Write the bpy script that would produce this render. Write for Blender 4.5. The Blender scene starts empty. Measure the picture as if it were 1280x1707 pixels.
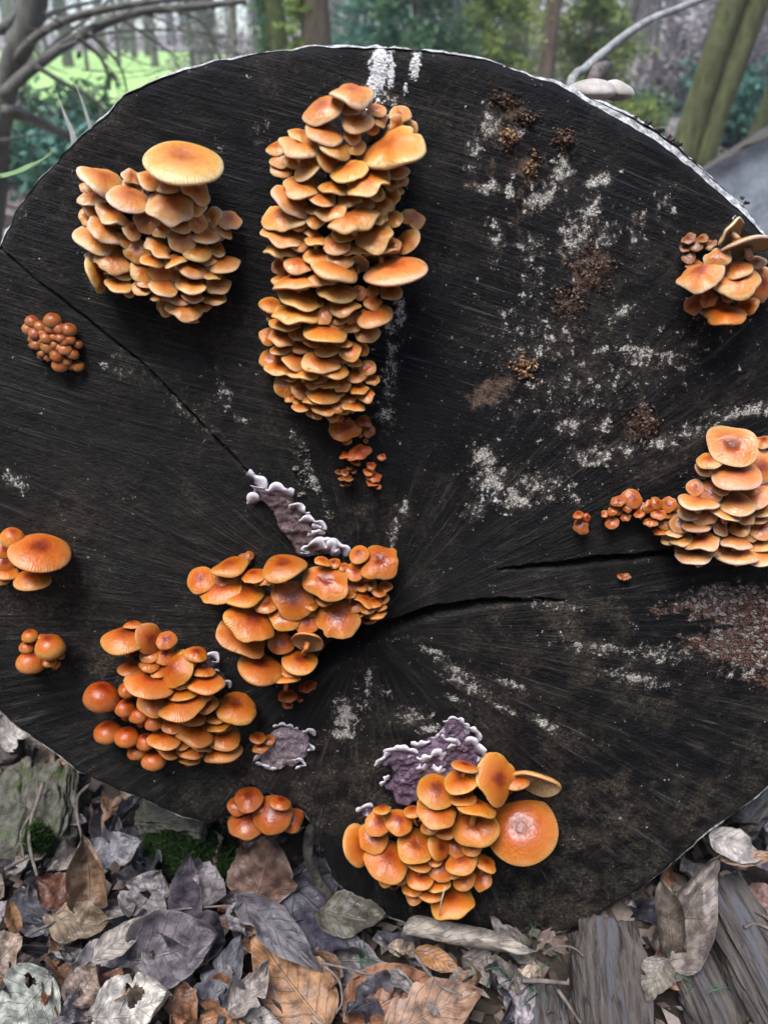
import bpy, math, random
import numpy as np
from mathutils import Vector, Matrix
R = math.radians
random.seed(7)
rng = np.random.default_rng(7)
scene = bpy.context.scene
COL = scene.collection

# ------------------------------------------------------------------ camera
PITCH, FPX, CAM_H, FACE_D, LEAN = R(29), 1328.0, 0.655, 0.52, R(8)
cam_d = bpy.data.cameras.new('camera')
cam = bpy.data.objects.new('camera', cam_d); COL.objects.link(cam)
cam.location = (0, 0, CAM_H); cam.rotation_euler = (R(90) - PITCH, 0, 0)
cam_d.sensor_fit = 'VERTICAL'; cam_d.sensor_height = 36; cam_d.lens = 28
cam_d.clip_start = 0.01; cam_d.clip_end = 600
cam_d.dof.use_dof = True; cam_d.dof.focus_distance = 0.55; cam_d.dof.aperture_fstop = 7.5
scene.camera = cam
# ------------------------------------------------------------------ light
SUN_EL, SUN_AZ = R(68), R(215)          # azimuth clockwise from +Y
world = bpy.data.worlds.new('World'); scene.world = world; world.use_nodes = True
wn = world.node_tree.nodes; wl = world.node_tree.links
sky = wn.new('ShaderNodeTexSky'); sky.sky_type = 'NISHITA'; sky.sun_disc = False
sky.sun_elevation = SUN_EL; sky.sun_rotation = SUN_AZ; sky.air_density = 1.0; sky.dust_density = 1.2; sky.ozone_density = 1.0
bg = wn['Background']; bg.inputs['Strength'].default_value = 0.13
wl.new(sky.outputs[0], bg.inputs['Color'])
sl = bpy.data.lights.new('sun', 'SUN'); sl.energy = 2.2; sl.angle = R(32); sl.color = (1.0, 0.985, 0.965)
sun = bpy.data.objects.new('sun', sl); COL.objects.link(sun)
sdir = Vector((math.sin(SUN_AZ) * math.cos(SUN_EL), math.cos(SUN_AZ) * math.cos(SUN_EL), math.sin(SUN_EL)))
sun.rotation_euler = sdir.to_track_quat('Z', 'Y').to_euler()
scene.render.engine = 'CYCLES'
scene.cycles.use_denoising = True
scene.cycles.max_bounces = 4; scene.cycles.diffuse_bounces = 2; scene.cycles.glossy_bounces = 1; scene.cycles.transmission_bounces = 2; scene.cycles.volume_bounces = 0
scene.cycles.use_adaptive_sampling = True; scene.cycles.adaptive_threshold = 0.03; scene.cycles.caustics_reflective = False; scene.cycles.caustics_refractive = False
scene.view_settings.view_transform = 'Standard'; scene.view_settings.look = 'None'
scene.view_settings.gamma = 1; scene.view_settings.exposure = 1.2; scene.view_settings.use_curve_mapping = False

# ------------------------------------------------------------------ helpers: pixels, noise, meshes
CAM = np.array([0, 0, CAM_H]); RIGHT = np.array([1., 0, 0])
FWD = np.array([0, math.cos(PITCH), -math.sin(PITCH)]); UP = np.array([0, math.sin(PITCH), math.cos(PITCH)])
FN = np.array([0, -math.cos(LEAN), math.sin(LEAN)]); FV = np.array([0, math.sin(LEAN), math.cos(LEAN)])
P0 = np.array([0, FACE_D, CAM_H])
def ray(px, py): return RIGHT * ((px - 640) / FPX) + UP * ((853.5 - py) / FPX) + FWD
def on_face(px, py, off=0.0):
    d = ray(px, py); t = np.dot(P0 + FN * off - CAM, FN) / np.dot(d, FN); return CAM + d * t
def on_z(px, py, z=0.0):
    d = ray(px, py); return CAM + d * ((z - CAM_H) / d[2])
def at_y(px, py, y):
    d = ray(px, py); return CAM + d * (y / d[1])
def depth(P): return float(np.dot(np.asarray(P) - CAM, FWD))
def uv_of(P): q = np.asarray(P) - P0; return np.array([q[..., 0], q @ FV]).T
def px_uv(pts): return np.array([uv_of(on_face(x, y)) for x, y in pts])
def from_uv(u, v, h): return P0 + np.outer(u, RIGHT) + np.outer(v, FV) + np.outer(h, FN)

def _hash(ix, iy, seed):
    n = (ix.astype(np.int64) * 374761393 + iy.astype(np.int64) * 668265263 + seed * 974634777) & 0x7fffffff
    n = ((n ^ (n >> 13)) * 1274126177) & 0x7fffffff
    return ((n ^ (n >> 16)) & 0xffff) / 65535.0
def vn(x, y, seed=0):
    x = np.asarray(x, float); y = np.asarray(y, float)
    ix = np.floor(x); iy = np.floor(y); fx = x - ix; fy = y - iy
    fx = fx * fx * (3 - 2 * fx); fy = fy * fy * (3 - 2 * fy)
    a = _hash(ix, iy, seed); b = _hash(ix + 1, iy, seed); c = _hash(ix, iy + 1, seed); d = _hash(ix + 1, iy + 1, seed)
    return (a * (1 - fx) + b * fx) * (1 - fy) + (c * (1 - fx) + d * fx) * fy - 0.5
def fbm(x, y, seed=0, o=4):
    s = 0; a = 1.0
    for k in range(o): s = s + a * vn(x * 2 ** k, y * 2 ** k, seed + k * 17); a *= 0.5
    return s
def sstep(a, b, x): t = np.clip((x - a) / (b - a), 0, 1); return t * t * (3 - 2 * t)

def mesh(name, V, F, mat=None, smooth=True, attrs=None):
    me = bpy.data.meshes.new(name)
    V = np.asarray(V, dtype=np.float32).reshape(-1, 3)
    if isinstance(F, np.ndarray):
        k = F.shape[1]; nf = len(F)
        me.vertices.add(len(V)); me.vertices.foreach_set('co', V.ravel())
        me.loops.add(nf * k); me.loops.foreach_set('vertex_index', F.astype(np.int32).ravel())
        me.polygons.add(nf); me.polygons.foreach_set('loop_start', np.arange(0, nf * k, k, dtype=np.int32))
        me.update(calc_edges=True)
    else:
        me.from_pydata(V.tolist(), [], F)
    me.polygons.foreach_set('use_smooth', np.full(len(me.polygons), smooth))
    for an, (ty, arr) in (attrs or {}).items():
        at = me.attributes.new(an, ty, 'POINT')
        key = {'FLOAT': 'value', 'FLOAT_VECTOR': 'vector', 'FLOAT_COLOR': 'color'}[ty]
        at.data.foreach_set(key, np.asarray(arr, dtype=np.float32).ravel())
    if mat: me.materials.append(mat)
    me.update()
    return me
def obj(name, me, parent=None, loc=None, mw=None, color=None):
    o = bpy.data.objects.new(name, me); COL.objects.link(o)
    if parent is not None: o.parent = parent
    if loc is not None: o.location = loc
    if mw is not None: o.matrix_local = mw
    if color is not None: o.color = color
    return o
def tag(o, label, cat, group=None, kind=None):
    o['label'] = label; o['category'] = cat
    if group: o['group'] = group
    if kind: o['kind'] = kind
    return o
def structure(o): o['kind'] = 'structure'; return o
def empty(name, loc):
    o = bpy.data.objects.new(name, None); COL.objects.link(o); o.location = loc; o.empty_display_size = 0.02; return o

class Acc:
    def __init__(s): s.V = []; s.F = []; s.n = 0; s.A = []
    def add(s, V, F, a=None):
        V = np.asarray(V, float); s.V.append(V); s.F += [[i + s.n for i in f] for f in F]; s.n += len(V)
        s.A.append(np.full(len(V), 0.5) if a is None else np.broadcast_to(a, (len(V),)))
        return s
    def mesh(s, name, mat, smooth=True, off=None):
        V = np.concatenate(s.V)
        if off is not None: V = V - np.asarray(off)
        return mesh(name, V, s.F, mat, smooth, {'tone': ('FLOAT', np.concatenate(s.A))})
def spline(P, n):
    P = np.asarray(P, float); m = len(P)
    Q = np.vstack([2 * P[0] - P[1], P, 2 * P[-1] - P[-2]]); out = []
    for t in np.linspace(0, m - 1, n):
        i = min(int(t), m - 2); f = t - i; a, b, c, d = Q[i], Q[i + 1], Q[i + 2], Q[i + 3]
        out.append(0.5 * (2 * b + (c - a) * f + (2 * a - 5 * b + 4 * c - d) * f * f + (3 * b - a - 3 * c + d) * f ** 3))
    return np.array(out)
def tube(P, rad, segs=8, rough=0.0, seed=0, flat=None):
    P = np.asarray(P, float); n = len(P); rad = np.broadcast_to(np.asarray(rad, float), (n,))
    T = np.gradient(P, axis=0); T /= np.linalg.norm(T, axis=1)[:, None] + 1e-12
    ref = np.array([0.13, 0.31, 0.94]) if abs(T[0][2]) < 0.8 else np.array([1., 0.1, 0.05])
    V = []; th = np.linspace(0, 2 * np.pi, segs, endpoint=False)
    for i in range(n):
        b = np.cross(T[i], ref); b /= np.linalg.norm(b); c = np.cross(b, T[i])
        rr = rad[i] * (1 + rough * 2 * vn(th * 1.6 + seed, np.full(segs, i * 0.45 + seed * 3.1), seed))
        x = np.cos(th) * rr; y = np.sin(th) * rr
        V.append(P[i] + np.outer(x, b) + np.outer(y, c))
    V = np.concatenate(V); F = []
    for i in range(n - 1):
        for j in range(segs):
            k = (j + 1) % segs; F.append([i * segs + j, i * segs + k, (i + 1) * segs + k, (i + 1) * segs + j])
    F.append(list(range(segs))[::-1]); F.append([(n - 1) * segs + j for j in range(segs)])
    return V, F

# ------------------------------------------------------------------ helpers: materials
class NT:
    def __init__(s, name):
        s.m = bpy.data.materials.new(name); s.m.use_nodes = True; s.t = s.m.node_tree
        s.b = s.t.nodes['Principled BSDF']; s.out = s.t.nodes['Material Output']
    def n(s, ty, **kw):
        d = s.t.nodes.new(ty)
        for k, v in kw.items(): setattr(d, k, v)
        return d
    def put(s, sock, v):
        if isinstance(v, bpy.types.NodeSocket): s.t.links.new(v, sock)
        elif isinstance(v, tuple) and len(v) == 3 and sock.type == 'RGBA': sock.default_value = (*v, 1)
        else: sock.default_value = v
    def attr(s, name, out='Fac'): return s.n('ShaderNodeAttribute', attribute_name=name).outputs[out]
    def math(s, op, a, b=0.5, c=0.5, clamp=False):
        d = s.n('ShaderNodeMath', operation=op, use_clamp=clamp)
        s.put(d.inputs[0], a); s.put(d.inputs[1], b); s.put(d.inputs[2], c); return d.outputs[0]
    def noise(s, co, scale=1, detail=4, rough=0.55, dist=0.0, out=0):
        d = s.n('ShaderNodeTexNoise'); s.put(d.inputs['Vector'], co); s.put(d.inputs['Scale'], scale)
        s.put(d.inputs['Detail'], detail); s.put(d.inputs['Roughness'], rough); s.put(d.inputs['Distortion'], dist); return d.outputs[out]
    def voro(s, co, scale, out='Distance', feature='F1', rnd=1.0):
        d = s.n('ShaderNodeTexVoronoi', feature=feature); s.put(d.inputs['Vector'], co); s.put(d.inputs['Scale'], scale); s.put(d.inputs['Randomness'], rnd); return d.outputs[out]
    def ramp(s, f, stops, interp='LINEAR'):
        d = s.n('ShaderNodeValToRGB'); d.color_ramp.interpolation = interp; e = d.color_ramp.elements
        while len(e) < len(stops): e.new(0.5)
        for k, (p, c) in enumerate(stops): e[k].position = p; e[k].color = (*c, 1) if isinstance(c, tuple) else (c, c, c, 1)
        s.put(d.inputs[0], f); return d.outputs[0]
    def mix(s, f, a, b, mode='MIX'):
        d = s.n('ShaderNodeMix', data_type='RGBA', blend_type=mode); d.clamp_factor = True
        s.put(d.inputs[0], f); s.put(d.inputs[6], a); s.put(d.inputs[7], b); return d.outputs[2]
    def mapr(s, v, a, b, c=0.0, d=1.0, smooth=True):
        k = s.n('ShaderNodeMapRange', interpolation_type='SMOOTHSTEP' if smooth else 'LINEAR')
        for i, x in enumerate((v, a, b, c, d)): s.put(k.inputs[i], x)
        return k.outputs[0]
    def scale(s, v, sc):
        d = s.n('ShaderNodeVectorMath', operation='MULTIPLY'); s.put(d.inputs[0], v); d.inputs[1].default_value = sc; return d.outputs[0]
    def obj_co(s): return s.n('ShaderNodeTexCoord').outputs['Object']
    def gen(s): return s.n('ShaderNodeNewGeometry').outputs['Position']
    def bump(s, h, strength=0.5, dist=0.001, normal=None):
        d = s.n('ShaderNodeBump'); s.put(d.inputs['Height'], h); d.inputs['Strength'].default_value = strength; d.inputs['Distance'].default_value = dist
        if normal is not None: s.put(d.inputs['Normal'], normal)
        return d.outputs[0]
    def done(s, color, rough=0.7, normal=None, spec=0.5, sss=0.0, sss_r=(1, 0.4, 0.15), sss_s=0.004, trans=0.0):
        s.put(s.b.inputs['Base Color'], color); s.put(s.b.inputs['Roughness'], rough); s.b.inputs['Specular IOR Level'].default_value = spec
        if normal is not None: s.put(s.b.inputs['Normal'], normal)
        if sss: s.b.inputs['Subsurface Weight'].default_value = sss; s.b.inputs['Subsurface Radius'].default_value = sss_r; s.b.inputs['Subsurface Scale'].default_value = sss_s
        if trans:
            tr = s.n('ShaderNodeBsdfTranslucent'); s.put(tr.inputs[0], color)
            ms = s.n('ShaderNodeMixShader'); ms.inputs[0].default_value = trans
            s.t.links.new(s.b.outputs[0], ms.inputs[1]); s.t.links.new(tr.outputs[0], ms.inputs[2]); s.t.links.new(ms.outputs[0], s.out.inputs[0])
        return s.m

def mat_face():
    s = NT('weathered_cut_wood'); pos = s.gen()
    saw = s.attr('sawco', 'Vector'); pol = s.attr('polco', 'Vector'); msk = s.n('ShaderNodeAttribute', attribute_name='masks')
    sep = s.n('ShaderNodeSeparateColor'); s.t.links.new(msk.outputs['Color'], sep.inputs[0])
    pale, brown, red = sep.outputs[0], sep.outputs[1], sep.outputs[2]
    reg = s.attr('region'); rim = s.attr('rim'); grey = s.attr('greyness')
    st1 = s.noise(s.scale(saw, (14, 420, 1)), 1, 4, 0.6); st1b = s.noise(s.scale(saw, (30, 1300, 1)), 1, 3, 0.6)
    st2 = s.noise(s.scale(pol, (260, 12, 1)), 1, 4, 0.65); st2b = s.noise(s.scale(pol, (700, 30, 1)), 1, 3, 0.6)
    sA = s.math('ADD', s.math('MULTIPLY', st1, 0.6), s.math('MULTIPLY', st1b, 0.4))
    sB = s.math('ADD', s.math('MULTIPLY', st2, 0.6), s.math('MULTIPLY', st2b, 0.4))
    mixs = s.n('ShaderNodeMix', data_type='FLOAT'); s.put(mixs.inputs[0], reg); s.put(mixs.inputs[2], sA); s.put(mixs.inputs[3], sB)
    streak = mixs.outputs[0]
    blot = s.noise(pos, 22, 5, 0.6); fine = s.noise(pos, 600, 4, 0.7); mid = s.noise(pos, 150, 5, 0.7)
    base = s.ramp(streak, [(0.36, (0.0016, 0.0015, 0.0022)), (0.52, (0.0046, 0.0040, 0.0048)), (0.585, (0.020, 0.0175, 0.0175)), (0.68, (0.13, 0.12, 0.12))])
    base = s.mix(s.mapr(blot, 0.35, 0.62), s.mix(0.6, base, (0.004, 0.004, 0.006)), base)
    base = s.mix(s.math('MULTIPLY', grey, s.mapr(mid, 0.3, 0.7, 0.25, 1.0)), base, s.ramp(streak, [(0.34, (0.010, 0.010, 0.009)), (0.55, (0.034, 0.032, 0.027)), (0.70, (0.10, 0.092, 0.078))]))
    wedge = s.noise(s.scale(pol, (60, 5, 1)), 1, 4, 0.65, 0.4); wf = s.math('MULTIPLY', reg, s.mapr(wedge, 0.50, 0.72, 0.0, 0.45))
    base = s.mix(wf, base, s.ramp(streak, [(0.36, (0.012, 0.011, 0.009)), (0.54, (0.046, 0.038, 0.029)), (0.68, (0.15, 0.125, 0.098))]))
    base = s.mix(s.math('MULTIPLY', reg, s.mapr(s.noise(s.scale(pol, (420, 6, 1)), 1, 2, 0.5), 0.66, 0.72)), base, (0.002, 0.002, 0.002))
    bl2 = s.noise(pos, 8, 4, 0.65, 0.6); bl3 = s.noise(pos, 45, 5, 0.7)
    base = s.mix(s.math('MULTIPLY', s.math('MULTIPLY', s.mapr(bl2, 0.42, 0.62), s.mapr(bl3, 0.38, 0.62)), s.mapr(reg, 0.0, 1.0, 0.4, 0.95)), base, s.ramp(s.noise(pos, 380, 4, 0.75), [(0.36, (0.010, 0.009, 0.008)), (0.54, (0.062, 0.050, 0.038)), (0.68, (0.17, 0.14, 0.105))]))
    # brown rot and reddish bark skin
    fl = s.voro(s.scale(saw, (210, 420, 1)), 1, 'Color'); fld = s.voro(s.scale(saw, (210, 420, 1)), 1, 'Distance', 'DISTANCE_TO_EDGE')
    redc = s.mix(s.noise(pos, 260, 4, 0.7), (0.07, 0.036, 0.028), (0.34, 0.17, 0.125))
    redc = s.mix(s.mapr(fl, 0.58, 0.72), redc, (0.42, 0.35, 0.31)); redc = s.mix(s.mapr(fld, 0.03, 0.14), (0.02, 0.014, 0.012), redc)
    rth = s.math('ADD', red, s.math('MULTIPLY', s.math('SUBTRACT', mid, 0.5), 1.3))
    base = s.mix(s.mapr(rth, 0.42, 0.62), base, redc)
    bth = s.math('ADD', brown, s.math('MULTIPLY', s.math('SUBTRACT', mid, 0.5), 1.4))
    base = s.mix(s.mapr(bth, 0.42, 0.75, 0, 0.85), base, s.mix(fine, (0.045, 0.027, 0.019), (0.25, 0.16, 0.11)))
    # pale mould
    pn = s.math('ADD', s.math('MULTIPLY', mid, 0.62), s.math('MULTIPLY', s.noise(pos, 330, 4, 0.75), 0.38))
    pth = s.math('ADD', s.math('MULTIPLY', pale, 0.50), s.math('MULTIPLY', s.math('SUBTRACT', pn, 0.5), 2.3))
    pm = s.mapr(pth, 0.28, 0.36)
    fm = s.mapr(s.math('ADD', s.math('MULTIPLY', pale, 0.55), s.math('MULTIPLY', s.math('SUBTRACT', mid, 0.5), 1.2)), 0.12, 0.46, 0.0, 0.55)
    base = s.mix(fm, base, s.mix(fine, (0.05, 0.042, 0.036), (0.22, 0.19, 0.16)))
    base = s.mix(pm, base, s.ramp(s.noise(pos, 900, 3, 0.7), [(0.36, (0.07, 0.057, 0.047)), (0.48, (0.36, 0.32, 0.27)), (0.60, (0.82, 0.78, 0.71))]))
    wth = s.math('ADD', s.math('MULTIPLY', msk.outputs['Alpha'], 0.6), s.math('MULTIPLY', s.math('SUBTRACT', pn, 0.5), 2.0))
    base = s.mix(s.mapr(wth, 0.27, 0.32), base, (0.88, 0.88, 0.90))
    rn = s.math('ADD', rim, s.math('MULTIPLY', s.math('SUBTRACT', fine, 0.5), 1.2))
    base = s.mix(s.mapr(rn, 0.62, 0.95), base, s.mix(fine, (0.25, 0.23, 0.22), (0.62, 0.6, 0.58)))
    h = s.math('ADD', s.math('MULTIPLY', streak, 1.4), s.math('ADD', s.math('MULTIPLY', fine, 0.5), s.math('MULTIPLY', mid, 0.9)))
    h = s.math('ADD', h, s.math('MULTIPLY', pm, 0.5))
    rgh = s.mapr(blot, 0.3, 0.7, 0.5, 0.8)
    return s.done(base, rgh, s.bump(h, 0.9, 0.0022), 0.2)
def mat_simple(name, c1, c2, sc=60, rough=0.8, bump=0.5, bd=0.002, stretch=(1, 1, 1), c3=None, spec=0.3, detail=5, world=False, sss=0, trans=0):
    s = NT(name); co = s.scale(s.gen() if world else s.obj_co(), stretch)
    a = s.noise(co, sc, detail, 0.62); b = s.noise(co, sc * 5.3, 3, 0.6)
    f = s.math('ADD', s.math('MULTIPLY', a, 0.75), s.math('MULTIPLY', b, 0.25))
    col = s.ramp(f, [(0.34, c1), (0.64, c2)])
    if c3: col = s.mix(s.mapr(s.noise(co, sc * 0.45, 4, 0.7), 0.54, 0.68), col, c3)
    return s.done(col, rough, s.bump(f, bump, bd), spec, sss=sss, trans=trans)
def mat_cap():
    s = NT('velvet_cap'); co = s.obj_co(); uv = s.attr('cap', 'Vector'); sp = s.n('ShaderNodeSeparateXYZ'); s.put(sp.inputs[0], uv)
    oi = s.n('ShaderNodeObjectInfo'); t = sp.outputs[0]
    n1 = s.noise(co, 110, 4, 0.6); n2 = s.noise(co, 420, 3, 0.6)
    tt = s.math('ADD', t, s.math('MULTIPLY', s.math('SUBTRACT', n1, 0.5), 0.34))
    oc = s.mix(1.0, oi.outputs['Color'], (0.68, 0.57, 0.50), 'MULTIPLY')
    base = s.ramp(tt, [(0.0, (0.42, 0.085, 0.012)), (0.30, (0.62, 0.165, 0.020)), (0.60, (0.74, 0.26, 0.036)), (0.84, (0.82, 0.37, 0.070)), (0.985, (0.92, 0.60, 0.24))])
    stri = s.math('SINE', s.math('ADD', s.math('MULTIPLY', sp.outputs[1], 62.0), s.math('MULTIPLY', n1, 5.0)))
    strm = s.math('MULTIPLY', s.mapr(t, 0.78, 1.0), s.mapr(stri, 0.2, 1.0))
    base = s.mix(s.math('MULTIPLY', strm, 0.16), base, (0.50, 0.19, 0.05))
    cen = s.math('MULTIPLY', s.mapr(tt, 0.48, 0.05), oi.outputs['Alpha'])
    base = s.mix(cen, base, (0.27, 0.050, 0.022))
    vio = s.math('MULTIPLY', s.mapr(s.noise(co, 45, 3, 0.6), 0.52, 0.70), s.math('MULTIPLY', oi.outputs['Alpha'], 0.55))
    base = s.mix(s.math('MULTIPLY', vio, s.mapr(t, 0.75, 0.25)), base, (0.46, 0.19, 0.15))
    spots = s.mapr(s.voro(co, 190, 'Distance'), 0.09, 0.05)
    base = s.mix(s.math('MULTIPLY', spots, s.math('MULTIPLY', s.mapr(s.noise(co, 90, 2), 0.55, 0.6), 0.7)), base, (0.10, 0.045, 0.02))
    base = s.mix(1.0, base, oc, 'MULTIPLY')
    h = s.math('ADD', s.math('MULTIPLY', n2, 0.6), s.math('ADD', s.math('MULTIPLY', n1, 0.7), s.math('MULTIPLY', s.math('MULTIPLY', s.mapr(t, 0.78, 1.0), stri), 0.14)))
    return s.done(base, s.mapr(n1, 0.3, 0.7, 0.22, 0.50), s.bump(h, 0.55, 0.0012), 0.5, sss=0.35, sss_r=(1, 0.42, 0.14), sss_s=0.004)
def mat_gill():
    s = NT('gill'); uv = s.attr('cap', 'Vector'); sp = s.n('ShaderNodeSeparateXYZ'); s.put(sp.inputs[0], uv)
    oi = s.n('ShaderNodeObjectInfo')
    w = s.math('SINE', s.math('MULTIPLY', sp.outputs[1], 58.0))
    col = s.mix(s.mapr(w, -0.7, 0.6), (0.45, 0.22, 0.07), (0.92, 0.68, 0.38)); col = s.mix(1.0, col, oi.outputs['Color'], 'MULTIPLY')
    return s.done(col, 0.7, s.bump(w, 0.9, 0.0012), 0.2)
def mat_stem():
    s = NT('mushroom_stem'); co = s.obj_co(); oi = s.n('ShaderNodeObjectInfo')
    f = s.noise(s.scale(co, (300, 300, 60)), 1, 4, 0.6)
    col = s.ramp(f, [(0.35, (0.30, 0.10, 0.03)), (0.6, (0.62, 0.30, 0.09))]); col = s.mix(1.0, col, oi.outputs['Color'], 'MULTIPLY')
    return s.done(col, 0.6, s.bump(f, 0.4, 0.0008), 0.3)
def mat_leaf():
    s = NT('dead_leaf'); co = s.obj_co(); uv = s.attr('leaf', 'Vector'); sp = s.n('ShaderNodeSeparateXYZ'); s.put(sp.inputs[0], uv)
    oi = s.n('ShaderNodeObjectInfo'); t, q = sp.outputs[0], sp.outputs[1]
    aq = s.math('ABSOLUTE', q)
    ph = s.math('FRACT', s.math('ADD', s.math('SUBTRACT', s.math('MULTIPLY', t, 8.5), s.math('MULTIPLY', aq, 2.1)), s.math('MULTIPLY', s.noise(co, 40, 2), 0.8)))
    vein = s.mapr(s.math('ABSOLUTE', s.math('SUBTRACT', ph, 0.5)), 0.075, 0.015); midr = s.mapr(aq, 0.05, 0.015)
    vv = s.math('MAXIMUM', s.math('MULTIPLY', vein, 0.6), midr)
    n1 = s.noise(co, 70, 5, 0.65); n2 = s.noise(co, 320, 4, 0.65)
    c = oi.outputs['Color']
    base = s.mix(s.mapr(n1, 0.32, 0.68), s.mix(1.0, c, (0.36, 0.35, 0.37), 'MULTIPLY'), s.mix(1.0, c, (1.45, 1.40, 1.34), 'MULTIPLY'))
    base = s.mix(s.math('MULTIPLY', s.mapr(n2, 0.55, 0.75), 0.5), base, s.mix(1.0, c, (0.35, 0.32, 0.32), 'MULTIPLY'))
    base = s.mix(s.math('MULTIPLY', vv, 0.26), base, s.mix(0.5, c, (0.40, 0.33, 0.26)))
    edge = s.mapr(aq, 0.88, 1.0); base = s.mix(s.math('MULTIPLY', edge, 0.35), base, (0.32, 0.27, 0.22))
    h = s.math('ADD', s.math('MULTIPLY', vv, 0.9), s.math('ADD', s.math('MULTIPLY', n1, 0.9), s.math('MULTIPLY', n2, 0.4)))
    return s.done(base, s.mapr(n1, 0.3, 0.7, 0.28, 0.62), s.bump(h, 0.8, 0.0018), 0.5, trans=0.1)
def mat_tone(name, stops, rough=0.8, spec=0.2, trans=0.0, sc=200):
    s = NT(name); f = s.attr('tone'); n = s.noise(s.gen(), sc, 3, 0.6)
    col = s.ramp(f, stops); col = s.mix(s.mapr(n, 0.3, 0.7, 0.0, 0.45), col, s.mix(1.0, col, (0.45, 0.42, 0.40), 'MULTIPLY'))
    return s.done(col, rough, None, spec, trans=trans)
def mat_crust():
    s = NT('crust_skin'); co = s.gen(); pl = s.attr('pale'); oi = s.n('ShaderNodeObjectInfo')
    n1 = s.noise(co, 170, 5, 0.65); n2 = s.noise(co, 600, 3, 0.6)
    ve = s.voro(co, 260, 'Distance', 'DISTANCE_TO_EDGE')
    base = s.mix(n1, (0.026, 0.017, 0.019), (0.17, 0.112, 0.115)); base = s.mix(s.mapr(ve, 0.07, 0.0, 0, 0.6), base, (0.27, 0.20, 0.19))
    base = s.mix(1.0, base, oi.outputs['Color'], 'MULTIPLY')
    base = s.mix(s.mapr(s.math('ADD', pl, s.math('MULTIPLY', s.math('SUBTRACT', n1, 0.5), 0.8)), 0.36, 0.66), base, (0.52, 0.47, 0.51))
    return s.done(base, 0.85, s.bump(s.math('ADD', n1, s.math('MULTIPLY', n2, 0.4)), 0.6, 0.0016), 0.2)
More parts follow.
